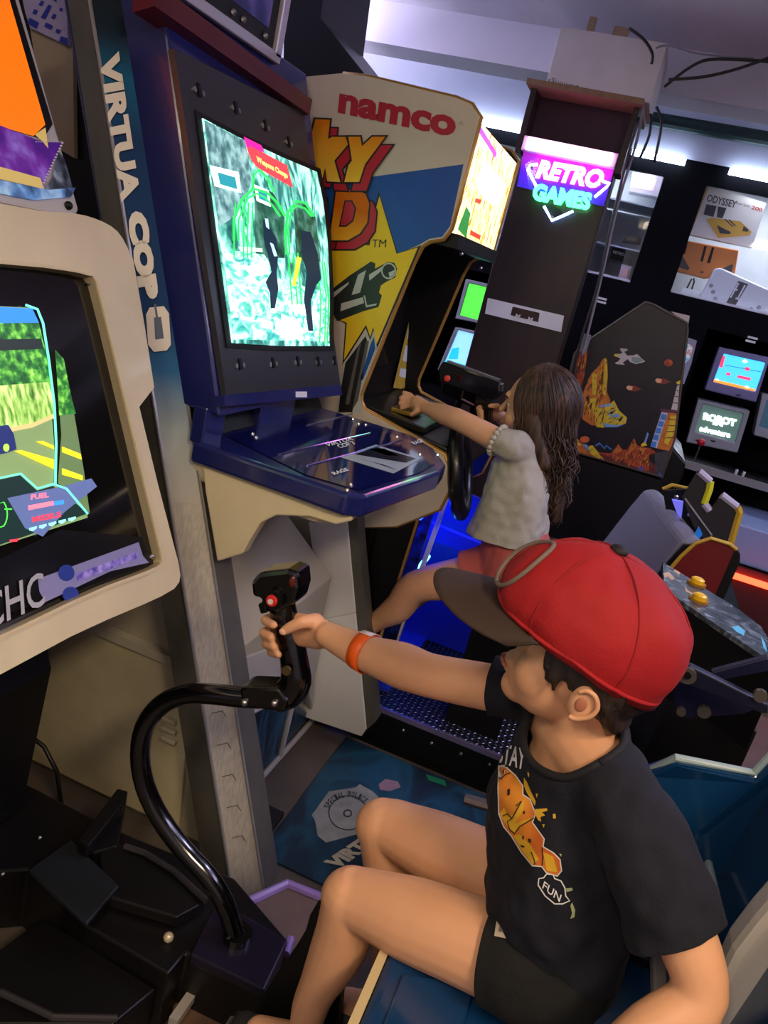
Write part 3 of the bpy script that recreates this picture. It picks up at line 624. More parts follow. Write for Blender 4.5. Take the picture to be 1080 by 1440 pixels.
# driver platform
pf = thing('driver_platform', 'black driver platform with tread plate top and bolted side', 'platform', (0, 2.6, 0))
tread = mat('tread_plate', '2c2f3e', .35, metal=.7, var=.25, vs_=6)
MB().box((-.53, LY, 0), (.35, LY+.72, .145)).build('platform_body', blacksat, pf)
MB().box((-.53, LY, .145), (.35, LY+.72, .155)).build('tread_plate', tread, pf)
tb = MB()
for i in range(44):
    for j in range(36):
        c = V(-.515+i*.0195, LY+.015+j*.0195, .155); a = radians(45 if (i+j) % 2 else -45); d = V(cos(a), sin(a), 0); e = V(-sin(a), cos(a), 0)
        tb.add([c-d*.008, c-e*.0025, c+d*.008, c+e*.0025, c+V(0, 0, .0022)], [(0, 1, 4), (1, 2, 4), (2, 3, 4), (3, 0, 4)])
tt = tb.build('tread_studs', mat('tread_stud', '8f95a8', .3, metal=.8), pf); tt['kind'] = 'stuff'
MB().box((-.53, LY-.006, .140), (.0, LY+.006, .158)).build('edge_strip', mat('purple_lit_edge', '8a7fa8', .25, metal=.7), pf)  # purple light along the edge put into the strip colour
for k, p in enumerate(((567, 1027), (607, 1045), (648, 1060), (688, 1075), (613, 1026))): MB().sph(onP(*p, PY(LY-.002)), .006, 8, 6).build('bolt', chrome, pf)
bs = thing('driver_bench', 'black padded driver bench under the girl', 'bench', (-.02, 2.55, .155))
MB().box((-.30, 2.31, .64), (-.03, 2.95, .74)).build('cushion', mat('black_vinyl', '14141a', .4, bump=.1), bs, bevel=.03, seg=3)
MB().box((-.24, 2.36, .157), (-.05, 2.90, .64)).build('bench_base', blacksat, bs)
MB().tube([V(-.30, 2.305, .69), V(-.03, 2.305, .69)], .006, 6).build('red_piping', mat('red_piping', '7a1418', .4), bs)
# black speaker hood behind the cabinet top
hood = plate('hanging_board', [(405, -230), (480, -230), (451, 26), (516, 108), (398, 118)], PY(2.62), .4, mat('navy_black_board', '0b0f1c', .4)); tag(hood, 'black angled board rising behind the driving cabinet top', 'board')
# ================================================================== police shooting cabinet (navy, leaning columns)
vc = thing('shooting_arcade_cabinet', 'navy shooting arcade cabinet with leaning silver columns and large lit screen', 'arcade cabinet', (-.95, 1.85, 0))
SCR = (V(-1.018, 1.55, 1.773), V(.941, 0, .339))
NS = SCR[1]
def xs(z): return -1.018+(1.773-z)*.36
silver = mat('column_silver', 'b9b3a4', .42, metal=.1, var=.22, vs_=30, stretch=(6, 6, .6), bump=.25, bs=40)
silverd = mat('column_dark_grey', '5a5850', .5, var=.2)
blueprint = gradmat('column_print', .95, 1.95, [(0, 'b5afa2'), (.18, '9aa6a8'), (.30, '2a6490'), (.42, '0f3a68'), (.75, '0c3460'), (.86, '0a5a80'), (.93, '0a2438'), (1, '0a1826')], .6)
CPL = {}
def edge_line(x0, x1, y): # two picture points on a plane -> 3D line
    return onP(x0, 0, PY(y)), onP(x1, 1200, PY(y))
def at_z(ln, z): a, b = ln; t = (z-a.z)/(b.z-a.z); return a+(b-a)*t
eR, eM, eL = edge_line(176, 364, 1.50), edge_line(125, 317, 1.452), edge_line(95, 282, 1.475)
def colsec(z):
    r, m_, l = at_z(eR, z), at_z(eM, z), at_z(eL, z); return [r, m_, l, V(l.x-.02, 1.58, z), V(r.x, 1.58, z)]
ZST = [2.12*i/24 for i in range(25)]
def column(nm, m, parent):
    vs = [p for z in ZST for p in colsec(z)]; n = 5; k = len(ZST)
    fs = [tuple(range(n)), tuple(range((k-1)*n, k*n))]
    for i in range(k-1):
        for j in range(n): fs.append((i*n+j, i*n+(j+1) % n, (i+1)*n+(j+1) % n, (i+1)*n+j))
    return mesh(nm, vs, fs, m, parent)
column('column', silverd, vc)  # side faces catch less light; that shade is put into a darker grey
r0_, m0_, m1_ = at_z(eR, 1.0), at_z(eM, 1.0), at_z(eM, 1.5); cn = (r0_-m0_).cross(m1_-m0_).normalized()
if cn.y > 0: cn = -cn
def face(nm, zz, m, off):
    vs = []
    for z in zz: vs += [at_z(eM, z)+cn*off, at_z(eR, z)+cn*off]
    return mesh(nm, vs, [(2*i, 2*i+1, 2*i+3, 2*i+2) for i in range(len(zz)-1)], m, vc)
face('column_face', [z for z in ZST if z < 1.0], silver, .002); face('column_print_face', [z for z in ZST if z > .92], blueprint, .003)
for e in (0.02, .97):
    a, b = [at_z(eM, z)+(at_z(eR, z)-at_z(eM, z))*e+cn*.003 for z in (0, 2.12)]
    MB().tube([a, b], .004, 6).build('column_edge_bead', mat('bead_silver', 'b0aeb0', .3, metal=.6), vc)
CP = (at_z(eM, 1.5), cn)
lett = mat('column_lettering', 'd8d2c4', .4)
# vertical lettering reading downwards
textpx('VIRTUA', (167, 74), (138, 79), (170, 286), (CP[0], cn), lett, vc, .055, .008)
textpx('COP', (205, 296), (177, 300), (197, 424), (CP[0], cn), lett, vc, .09, .008)
def o3(d):
    cx, cy = 222, 463; return grow([(cx-12, cy-30), (cx+8, cy-32), (cx+15, cy-22), (cx+18, cy+22), (cx+12, cy+30), (cx-6, cy+32), (cx-14, cy+22), (cx-17, cy-20)], d)
decal('number_shape', o3(0), (CP[0], cn), lett, vc, .009); decal('number_shape_inner', [(216, 447), (226, 446), (230, 476), (218, 478)], (CP[0], cn), mat('number_blue', '1c3f60', .4), vc, .010)
decal('number_shape_gap', [(216, 428), (219, 428), (222, 448), (219, 448)], (CP[0], cn), mat('number_blue', '1c3f60', .4), vc, .010)
# tread scratches at the column foot
for z in (.16, .24, .32, .40, .48):
    r, m_ = at_z(eR, z), at_z(eM, z); r2 = at_z(eR, z-.05); MB().tube([m_+(r-m_)*.25+cn*.003, m_+(r-m_)*.55+cn*.003+V(0, 0, .008), m_+(r-m_)*.85+cn*.003+V(0, 0, -.03)], .0012, 5).build('column_groove', silverd, vc)
# far column with flared foot
FY = 2.21
plate('far_column', [(433, 735), (488, 730), (500, 862), (452, 872)], PY(FY), .06, white, vc, bevel=.004)
plate('far_column_foot', [(452, 872), (500, 862), (515, 1025), (508, 1036), (408, 1002)], PY(FY), .06, white, vc, bevel=.004)
plate('far_column_front', [(488, 730), (502, 728), (528, 1015), (514, 1028), (500, 862)], PY(FY+.005), .06, silverd, vc)
MB().sph(onP(461, 824, PY(FY)), .006, 8, 6).build('column_screw', chrome, vc)
# body
bodym = mat('cabinet_grey_beige', 'a39b86', .5, var=.12, vs_=3)
MB().prism([V(-.70, 1.56, .0), V(-.70, 1.56, .60), V(-.93, 1.56, .78), V(-1.02, 1.56, 1.18), V(-1.75, 1.56, 1.18), V(-1.75, 1.56, 0)], (0, .62, 0)).build('lower_body', bodym, vc, bevel=.004)
MB().prism([V(-.76, 1.545, .02), V(-.80, 1.545, .50), V(-1.60, 1.545, .50), V(-1.60, 1.545, .02)], (0, .02, 0)).build('side_door', mat('cabinet_cream_grey', 'c2b793', .5, var=.1), vc, bevel=.004)
MB().box((-1.6, 1.535, .505), (-.80, 1.56, .53)).build('side_seam_rail', mat('rail_grey', 'b4ad98', .5), vc)
for k in range(3):
    q = onP(238, 1012+k*14, PY(1.54)); MB().box((q.x-.022, 1.53, q.z-.006), (q.x+.022, 1.55, q.z+.006)).build('vent_slat', mat('rail_grey', 'a49e8e', .5), vc, bevel=.003)
MB().prism([V(-1.02, 1.56, 1.18), V(-1.10, 1.56, 1.16), V(-1.4, 1.56, 2.1), V(-1.75, 1.56, 2.1), V(-1.75, 1.56, 1.18)], (0, .62, 0)).build('upper_body', black, vc)
# front kick panel with blue art in a white frame
KX = PX(-.684)
plate('kick_art', [(332, 1000), (412, 985), (436, 1006), (350, 1112)], PX(-.688), .008, noisemat('kick_art_print', [(.3, '04101c'), (.5, '0a3048'), (.62, '1d5a78'), (.75, '06121f')], 14, .35, stretch=(1, 3, .5), dist=1.), vc)
for a, b in (((350, 1113), (440, 1012)), ((412, 985), (393, 1066)), ((340, 1008), (415, 968)), ((440, 1012), (428, 940))):
    MB().tube([onP(*a, PX(-.68)), onP(*b, PX(-.68))], .010, 8).build('kick_frame_bar', mat('kick_frame', 'a9a7a2', .4), vc)
plate('kick_upper', [(335, 930), (455, 885), (440, 960), (336, 1003)], PX(-.686), .01, mat('kick_light', 'a8a498', .5), vc)
# screen housing
def hp(z, d, y): return V(xs(z)+d, y, z)
MB().prism([hp(1.185, -.01, 1.492), hp(2.02, -.01, 1.492), V(xs(2.02)-.26, 1.492, 2.02), V(xs(1.185)-.26, 1.492, 1.185)], (0, .705, 0)).build('screen_housing', navy, vc, bevel=.006)
gb = mat('bezel_gunmetal', '4a4a50', .3, metal=.6, var=.15, vs_=6)
plate('bezel_plate', [(241, 69), (424, 160), (476, 541), (315, 556)], SCR, .014, gb, vc, off=.006)
scrpoly = [(278, 168), (330, 195), (390, 222), (440, 243), (449, 285), (455, 340), (458, 410), (458, 487), (390, 487), (320, 483), (298, 320)]
plate('screen_surround', grow(scrpoly, 7), SCR, .006, black, vc, off=.010)
vcs = noisemat('game_picture', [(.28, '123a3a'), (.42, '2f7a72'), (.52, '6fc9b4'), (.62, 'c8fff0'), (.75, '5ab8c8')], 13, .3, emit=1.3, stretch=(1, 1.6, .9), dist=1.5)
scrn_o = plate('screen', scrpoly, SCR, .003, vcs, vc, off=.013)
g0 = .0138
def sd(nm, polys, m, o): return decals(nm, polys, SCR, m, scrn_o, o)
ZV = lambda l: zoom(l, 250, 150, 4.113)
sd('picture_wall', [ZV([(120, 85), (360, 205), (400, 440), (300, 640), (205, 700), (150, 350)])], noisemat('pic_wall', [(.35, '3a6468'), (.5, '6a9a9c'), (.65, 'a8d4d0')], 40, .3, emit=1.0), g0)
sd('picture_arch_dark', [ZV([(410, 460), (520, 500), (590, 620), (590, 880), (420, 880)]), ZV([(640, 560), (700, 560), (770, 640), (800, 900), (660, 900)])], noisemat('pic_arch', [(.35, '0f3a2c'), (.5, '2e6a52'), (.65, '5f9a86')], 25, .3, emit=.8), g0+.0003)
sd('picture_floor', [ZV([(230, 830), (470, 860), (560, 1000), (840, 1080), (850, 1360), (290, 1350)])], noisemat('pic_floor', [(.32, '2f9aa0'), (.42, '58cfae'), (.52, 'b8ffe6'), (.62, 'effffa'), (.72, '5ab0c8')], 26, .3, emit=1.15, stretch=(1, .7, 1.6), dist=1.5), g0+.0005)
wht = glow('pic_white', 'effffa', 1.5); grn = glow('pic_green', '2ee05a', 1.3); tealm = glow('pic_teal', '2a9aa8', 1.0)
sd('picture_frame_white', [ZV([(150, 345), (320, 385), (335, 505), (180, 465)]), ZV([(410, 455), (495, 490), (508, 585), (425, 550)])], wht, g0+.0008)
sd('picture_frame_inner', [ZV([(195, 385), (300, 415), (312, 485), (210, 455)]), ZV([(430, 480), (485, 505), (492, 560), (438, 538)])], tealm, g0+.0011)
sd('picture_table', [ZV([(320, 815), (455, 825), (460, 845), (330, 840)]), ZV([(345, 935), (490, 895), (500, 970), (400, 985)]), ZV([(600, 1120), (720, 1160), (790, 1200), (780, 1240), (620, 1180)]), ZV([(570, 1200), (680, 1260), (700, 1350), (560, 1340)])], wht, g0+.0011)
def ribbon(pp, w):
    out = []; n = len(pp)
    L_ = []; R2 = []
    for i in range(n):
        a = Vector(pp[max(i-1, 0)]); b = Vector(pp[min(i+1, n-1)]); t = (b-a).normalized(); nn = Vector((-t.y, t.x))*w/2
        L_.append((pp[i][0]+nn.x, pp[i][1]+nn.y)); R2.append((pp[i][0]-nn.x, pp[i][1]-nn.y))
    return [L_+R2[::-1]]
arcs = []
for k, w_ in ((0, 14), (28, 10)):
    arcs += ribbon([(290+k, 780), (290+k, 660), (340+k, 540), (405+k*.6, 480+k), (480-k*.4, 500+k), (545-k, 560+k*.6), (590-k, 640)], w_)
    arcs += ribbon([(600+k*.6, 860), (590+k*.6, 720), (610+k*.6, 610), (660, 550+k), (715-k*.3, 565+k), (760-k*.5, 640)], w_)
for x in (300, 355, 378, 402): arcs += ribbon([(x, 560), (x-6, 700), (x-8, 880)], 8)
for x in (620, 650, 675): arcs += ribbon([(x-10, 850), (x, 1000), (x+12, 1150)], 8)
arcs += ribbon([(400, 480), (410, 400), (440, 370), (490, 420), (525, 500)], 12)
for x in (800, 830, 845): arcs += ribbon([(x-25, 900), (x, 1100), (x-8, 1370)], 7)
sd('picture_green_lines', [ZV(a) for a in arcs], grn, g0+.0013)
figm = glow('pic_figure', '123248', .5)
sd('picture_figure', [ZV([(460, 660), (480, 640), (500, 700), (540, 770), (550, 860), (540, 960), (550, 1060), (530, 1170), (505, 1170), (500, 1080), (475, 1020), (510, 960), (485, 850), (465, 770)]), ZV([(690, 720), (740, 730), (780, 850), (800, 1000), (770, 1040), (740, 1130), (755, 1300), (725, 1300), (700, 1120), (715, 960), (685, 850)])], figm, g0+.0016)
sd('picture_figure_light', [ZV([(470, 650), (490, 655), (497, 715), (478, 700)]), ZV([(500, 790), (520, 800), (545, 870), (525, 870)])], glow('pic_fig_light', 'bfe8f0', 1.1), g0+.0018)
sd('picture_yellow_bar', [ZV([(660, 870), (685, 880), (650, 1040), (630, 1040)])], glow('pic_yellow', 'd8e03a', 1.4), g0+.0018)
sd('picture_banner', [ZV([(365, 250), (390, 235), (600, 345), (637, 475), (430, 360), (395, 320)])], glow('pic_red', 'f2414a', 1.3), g0+.0018)
sd('picture_banner_tab', [ZV([(348, 180), (450, 230), (470, 270), (370, 255)])], glow('pic_magenta', 'e81e9a', 1.2), g0+.0016)
t_ = textpx('Weapons Change', ZV([(420, 290)])[0], ZV([(425, 335)])[0], ZV([(605, 430)])[0], SCR, glow('pic_textyellow', 'ffe67a', 1.6), scrn_o, .03, g0+.0022)
# screws in pairs with keyholes
for c in ((275, 127), (327, 152), (369, 177), (402, 200), (333, 512), (380, 510), (415, 508), (444, 508), (467, 507)):
    q = onP(*c, SCR)+NS*.007
    MB().box(q+V(-.004, -.005, -.014), q+V(.004, .005, .012), Matrix.Rotation(radians(-20), 3, 'Y')).build('keyhole', black, vc)
    for dy in (-.016, .016): MB().tube([q+V(0, dy, -.004), q+V(0, dy, -.004)+NS*.004], .006, 10).build('screw', chrome, vc)
q = onP(419, 555, SCR); decal('maker_label', [(411, 551), (427, 551), (427, 559), (411, 559)], SCR, white, vc, .010)
plate('housing_lower_lip', [(310, 556), (476, 541), (478, 556), (312, 572)], SCR, .03, navy, vc, off=.008)
# recess between housing and deck
MB().prism([V(-.90, 1.50, 1.19), V(-.86, 1.50, 1.12), V(-1.0, 1.50, 1.12), V(-1.0, 1.50, 1.19)], (0, .69, 0)).build('deck_recess', blacksat, vc)
MB().box((-.875, 1.76, 1.115), (-.85, 1.96, 1.20)).build('recess_block', navy, vc, bevel=.004)
MB().box((-.875, 1.475, 1.115), (-.84, 1.56, 1.20)).build('recess_block', navy, vc, bevel=.004)
# deck
dk = [(-.865, 1.472), (-.48, 1.462), (-.445, 1.49), (-.385, 1.88), (-.395, 1.98), (-.47, 2.12), (-.56, 2.2), (-.865, 2.2)]
MB().prism([V(x, y, 1.068) for x, y in dk], (0, 0, .052)).build('control_deck', navy, vc, bevel=.010, seg=3)
sk = [(-.865, 1.485), (-.50, 1.478), (-.47, 1.50), (-.412, 1.88), (-.42, 1.97), (-.49, 2.10), (-.57, 2.17), (-.865, 2.17)]
k0 = [V(x, y, 1.068) for x, y in sk]; k1 = [V(-.865+(x+.865)*.86, 1.485+(y-1.485)*.9+.02, 1.02) for x, y in sk]; n = len(k0)
mesh('deck_skirt', k0+k1, [tuple(range(n)), tuple(range(n, 2*n))]+[(i, (i+1) % n, n+(i+1) % n, n+i) for i in range(n)], cream, vc, bevel=.006)
plate('deck_bracket', [(281, 622), (288, 690), (305, 790), (341, 779), (350, 762), (366, 736), (388, 725), (435, 727), (472, 738), (494, 733), (500, 708), (470, 692), (290, 648), (286, 622)], PY(1.484), .035, cream, vc, bevel=.006)
DZ = PZ(1.121)
glz = mat('deck_glaze', '141b58', .08, coat=.8)
decal('deck_glass', [(315, 612), (430, 590), (470, 588), (520, 600), (600, 628), (612, 652), (590, 665), (505, 690), (430, 668)], DZ, glz, vc, .0012)
decal('deck_art_white', [(478, 644), (528, 626), (592, 646), (553, 667)], DZ, mat('deck_art_pale', 'a9b4bd', .2), vc, .002)
decals('deck_art_dark', [[(498, 640), (530, 630), (585, 646), (570, 652)], [(490, 643), (540, 655), (560, 663), (520, 650)], [(515, 632), (540, 632), (560, 642), (545, 642)]], DZ, mat('deck_art_black', '1d2230', .2), vc, .0026)
textpx('VIRTUA', (456, 625), (459, 630), (497, 620), DZ, white, vc, .03, .003)
textpx('COP 3', (472, 627), (478, 632), (500, 626), DZ, white, vc, .03, .003)
textpx('RAGE', (465, 666), (470, 670), (491, 663), DZ, white, vc, .04, .003)
textpx('RAGE', (577, 623), (583, 627), (597, 622), DZ, white, vc, .04, .003)
for a, b in (((392, 640), (520, 610)), ((432, 656), (565, 620)), ((430, 600), (495, 583))): MB().tube([onP(*a, DZ)+V(0, 0, .002), onP(*b, DZ)+V(0, 0, .002)], .0025, 6).build('deck_strip', mat('deck_chrome', '8a8fc0', .15, metal=.9), vc)
for p in ((355, 611), (360, 616), (496, 590), (504, 597), (514, 598), (558, 615), (590, 640), (488, 690), (493, 682), (615, 640)): MB().tube([onP(*p, DZ), onP(*p, DZ)+V(0, 0, .005)], [.006, .004], 8).build('deck_screw', chrome, vc)
# header: red strip and framed billboard
plate('red_header', [(205, -10), (222, -10), (430, 142), (426, 163), (205, 12)], SCR, .05, mat('red_header_paint', '5a1a1e', .35, var=.2), vc, off=.02)
bb = thing('marquee_board', 'framed purple poster board on top of the navy shooting cabinet', 'sign', (-1.1, 1.8, 2.02))
BX = -1.10
q0 = onP(380, 88, PX(BX)); z0 = 2.0; yr = q0.y
MB().box((BX-.05, 1.42, z0), (BX, yr, 2.52)).build('board_back', black, bb)
for nm, a, b in (('frame_bar', (BX-.05, 1.42, z0-.012), (BX+.012, yr+.03, z0+.012)), ('frame_bar', (BX-.05, yr, z0), (BX+.012, yr+.032, 2.52)), ('frame_bar', (BX-.05, 1.40, z0), (BX+.012, 1.43, 2.52)), ('frame_bar', (BX-.05, 1.40, 2.50), (BX+.012, yr+.03, 2.52))):
    MB().box(a, b).build(nm, mat('frame_pale', 'b8b0c0', .35, metal=.2), bb, bevel=.003)
MB().box((BX, 1.48, z0+.05), (BX+.003, yr-.04, 2.48)).build('poster', noisemat('poster_print', [(.3, '1a1838'), (.5, '3a3a78'), (.6, '6a5a9a'), (.72, '2a4aa8')], 6, .2, emit=.12), bb)
for y in (1.75, yr-.05, yr-.16): MB().sph((BX+.002, y, z0+.03), .008, 8, 6).build('board_bolt', chrome, bb)

# floor mat of the shooting cabinet
fm = thing('floor_mat', 'dark blue floor mat with a silver police badge print', 'mat', (-.2, 1.93, 0))
FZ = PZ(.008)
matm = noisemat('mat_print', [(.3, '03101a'), (.48, '0a2a3c'), (.58, '124a5e'), (.68, '0a1c30'), (.75, '2a2048')], 5, .55, stretch=(1.2, .6, 1), dist=.8)
MB().box((-.54, 1.61, 0.001), (.12, 2.255, .008)).build('mat_sheet', matm, fm)
sil = mat('mat_silver_print', '8f928c', .5, var=.25, vs_=25)
ZM = lambda l: zoom(l, 330, 1020, 2.571)
decal('badge', ZM([(290, 310), (278, 325), (290, 345), (300, 400), (330, 425), (440, 395), (500, 420), (520, 380), (560, 300), (500, 240), (452, 213), (438, 225), (340, 240)]), FZ, sil, fm, .001)
decals('badge_ring', [ZM(r) for r in ribbon([(410+70*cos(a*pi/12), 318+62*sin(a*pi/12)) for a in range(25)], 4)], FZ, mat('mat_dark_print', '2a3236', .6), fm, .002)
decals('badge_centre', [ZM(r) for r in ribbon([(408+14*cos(a*pi/6), 320+12*sin(a*pi/6)) for a in range(13)], 6)], FZ, mat('mat_dark_print', '2a3236', .6), fm, .002)
# curved SPECIAL POLICE
cx, cy = ZM([(410, 330)])[0]; s_ = 'SPECIAL POLICE'
for i, ch in enumerate(s_):
    if ch == ' ': continue
    a = radians(205+i*8.6); r0, r1 = 27, 36; dx = .052
    def pp(r, a_): return (cx+r*1.05*cos(a_), cy+r*.98*sin(a_))
    textpx(ch, pp(r1, a-dx*1.1), pp(r0, a-dx*1.3), pp(r0, a+dx*1.3), FZ, mat('mat_dark_print', '2a3236', .6), fm, .02, .0025, 'badge_letter')
textpx('VIRTUA', ZM([(318, 497)])[0], ZM([(372, 525)])[0], ZM([(560, 395)])[0], FZ, mat('mat_gold_print', 'b0aa90', .5, var=.2), fm, .06, .003)
decal('mat_logo_box', ZM([(520, 215), (545, 195), (590, 205), (600, 225), (560, 240), (525, 235)]), FZ, mat('mat_grey_print', '8a6f78', .5), fm, .002)
decal('mat_green_streak', ZM([(690, 178), (760, 200), (765, 222), (700, 200)]), FZ, mat('mat_green', '0f6a45', .5), fm, .002)
tag(MB().box((-.66, 1.66, 0), (-.55, 1.78, .02)).build('rubber_strip', rubber), 'black rubber strip on the floor beside the blue mat', 'mat')

# ================================================================== cream framed cabinet at the left edge
lc = thing('racing_arcade_cabinet', 'cream framed arcade cabinet with a road game on its dark screen', 'arcade cabinet', (-1.1, .86, 0))
a0, b0 = onP(150, 310, PY(1.30)), onP(250, 800, PY(1.30)); dn = (b0-a0).normalized(); NC = V(-dn.z, 0, dn.x).normalized()
CR = (a0, NC); YC = .86
def mirror(P_): return [V(p.x, 2*YC-p.y, p.z) for p in P_[::-1]]
outr = pts([(60, 297), (120, 303), (165, 325), (188, 368), (203, 455), (217, 545), (196, 572), (222, 680), (252, 795), (245, 828), (150, 872), (100, 895)], CR)
innr = pts([(60, 377), (122, 388), (137, 410), (180, 590), (226, 785), (218, 797), (150, 823), (100, 845)], CR)
outr = smoothpath(outr[:4], 4)+outr[4:8]+smoothpath(outr[8:10]+outr[10:11], 4)+outr[11:]; innr = smoothpath(innr[:4], 4)+smoothpath(innr[4:7], 4)+innr[7:]
O_ = outr+mirror(outr); I_ = innr+mirror(innr)
def ringmesh(nm, A, B, th, m, parent, off=0., bevel=0.):
    # closed ring from outer loop A and inner loop B: built from a bridged polygon (slit at the start)
    A = [p+NC*off for p in A]; B = [p+NC*off for p in B]
    P_ = A+[A[0]]+[B[0]]+B[::-1]
    tri = tessellate_polygon([[p for p in A], [p for p in B]])
    V_ = A+B; n = len(V_); na = len(A); nb = len(B)
    vs = V_+[p-NC*th for p in V_]; fs = [tuple(t) for t in tri]+[tuple(i+n for i in t) for t in tri]
    fs += [(i, (i+1) % na, n+(i+1) % na, n+i) for i in range(na)]+[(na+i, na+(i+1) % nb, n+na+(i+1) % nb, n+na+i) for i in range(nb)]
    return mesh(nm, vs, fs, m, parent, bevel=bevel, seg=3)
ringmesh('screen_frame', O_, I_, .10, cream, lc, off=.0, bevel=.012)
# raised inner lip
lip = pts([(60, 372), (124, 384), (141, 408), (184, 590), (231, 787), (221, 802), (150, 828), (100, 850)], CR); lip = lip+mirror(lip)
ringmesh('frame_lip', lip, I_, .05, mat('cream_lip', 'cfc09a', .3), lc, off=.004)
g_ = [p-NC*.018 for p in I_]
mesh('dark_glass', g_, [tuple(range(len(g_)))], mat('dark_bezel_glass', '121110', .1, coat=.6), lc)
GP = (a0-NC*.016, NC)
gs = thing
picz = onP(60, 640, GP)
STRETCH[0] = .42
road = mat('road_green', '7f9a62', .4, emit=.75)
scr_l = decal('screen', [(-10, 424), (44, 433), (57, 470), (70, 560), (76, 640), (74, 680), (120, 712), (122, 728), (-10, 765)], GP, road, lc, .002)
def ld(nm, polys, m, o): return decals(nm, polys, GP, m, scr_l, o)
ZL = lambda l: zoom(l, 0, 400, 3.79)
ld('picture_sky', [ZL([(-30, 90), (165, 130), (200, 205), (-30, 215)])], glow('pl_sky', '2a7af0', 1.3), .003)
trees = noisemat('pl_trees', [(.3, '06200a'), (.48, '1d6a1c'), (.6, '5fb03a'), (.72, 'a8d860')], 60, .4, emit=1.0)
ld('picture_trees', [ZL([(-30, 215), (200, 205), (235, 350), (262, 520), (-30, 560)])], trees, .003)
ld('picture_dark_band', [ZL([(-30, 290), (210, 290), (222, 345), (-30, 350)])], glow('pl_dark', '1c2a20', .5), .004)
cornm = noisemat('pl_corn', [(.3, '2f5a1a'), (.5, '86b84a'), (.65, 'd0e890')], 50, .4, emit=1.0, stretch=(1, 2.5, .7))
ld('picture_hedge', [ZL([(-30, 520), (262, 520), (275, 690), (160, 740), (-30, 800)])], cornm, .0045)
ld('picture_verge', [ZL([(-30, 800), (160, 740), (275, 690), (275, 715), (160, 765), (-30, 830)])], glow('pl_verge', 'c8b878', 1.0), .005)
yl = glow('pl_yellow', 'f2cf1e', 1.3)
ld('picture_lane_line', [ZL([(65, 890), (100, 885), (275, 935), (275, 985)]), ZL([(180, 840), (215, 835), (275, 862), (275, 880)])], yl, .005)
ld('picture_car', [ZL([(-30, 740), (30, 750), (60, 800), (75, 880), (20, 900), (-30, 900)])], glow('pl_car', '1c2a6a', .7), .0055)
ld('picture_car_light', [ZL([(18+17*cos(a*pi/5), 872+22*sin(a*pi/5)) for a in range(10)])], glow('pl_lamp', 'a8d84a', 1.1), .006)
cy_ = glow('pl_cyan', '6fe0c8', 1.1)
ld('picture_frame_line', [ZL(r) for r in ribbon([(120, 112), (185, 135), (215, 210), (245, 400), (275, 640), (285, 850), (280, 1065)], 14)]+[ZL(r) for r in ribbon([(-30, 1010), (95, 1010), (185, 1090), (270, 1065), (340, 1090), (455, 1225)], 12)], cy_, .006)
# reflection of the picture beyond the frame, painted on as glowing prints
refl = decal('side_reflection', ZL([(285, 350), (330, 400), (375, 620), (440, 1000), (470, 1220), (340, 1090), (300, 1060), (318, 800)]), GP, mat('pl_reflection', '6d8a58', .35, emit=.5), scr_l, .0035)
ld('side_reflection_trees', [ZL([(285, 350), (330, 400), (375, 620), (395, 690), (305, 700)])], trees, .0042)
ld('side_reflection_line', [ZL([(320, 865), (420, 905), (425, 935), (320, 895)]), ZL([(320, 980), (430, 1020), (430, 1045), (320, 1015)])], yl, .0045)
ld('dashboard_dark', [ZL([(-30, 1018), (95, 1018), (185, 1100), (270, 1075), (460, 1220), (130, 1340), (-30, 1390)])], glow('pl_dash', '0f2e28', .5), .0048)
ld('dashboard_panel', [ZL([(25, 1140), (330, 1075), (475, 1035), (505, 1078), (330, 1215), (215, 1345), (120, 1300)])], glow('pl_panel', '5a6a9a', .8), .0052)
ld('radar_ring', [ZL(r) for r in ribbon([(-40+65*cos(a*pi/12), 1225+90*sin(a*pi/12)) for a in range(-8, 9)], 6)]+[ZL([(10, 1195), (50, 1195), (50, 1202), (10, 1202)])], glow('pl_radar', '52f24a', 1.2), .0055)
pk = glow('pl_pink', 'ff7a90', 1.2); rd = glow('pl_red', 'f03a4a', 1.2); bl = glow('pl_blue', '3a90f0', 1.1); lc2 = glow('pl_lightcyan', '8ff0ea', 1.2)
textpx('FUEL', ZL([(150, 1122)])[0], ZL([(150, 1150)])[0], ZL([(245, 1135)])[0], GP, pk, scr_l, .03, .006)
ld('fuel_bar', [ZL([(135, 1180), (270, 1155), (272, 1178), (137, 1205)])], pk, .006); ld('fuel_bar_end', [ZL([(272, 1158), (325, 1150), (327, 1172), (274, 1180)])], bl, .006)
textpx('MISSILE', ZL([(155, 1240)])[0], ZL([(158, 1270)])[0], ZL([(312, 1240)])[0], GP, rd, scr_l, .03, .006)
ld('missile_marks', [ZL([(140+k*52, 1300-k*13), (180+k*52, 1290-k*13), (182+k*52, 1300-k*13), (160+k*52, 1316-k*13), (142+k*52, 1312-k*13)]) for k in range(5)], lc2, .006)
ld('red_lamp', [ZL([(35, 1362), (90, 1355), (75, 1372), (40, 1374)])], rd, .006)
for p in ((125, 398), (212, 783), (187, 632), (193, 660), (197, 672)): MB().sph(onP(*p, GP)+NC*.002, .006, 8, 6).build('glass_bolt', chrome, lc)
STRETCH[0] = 0.
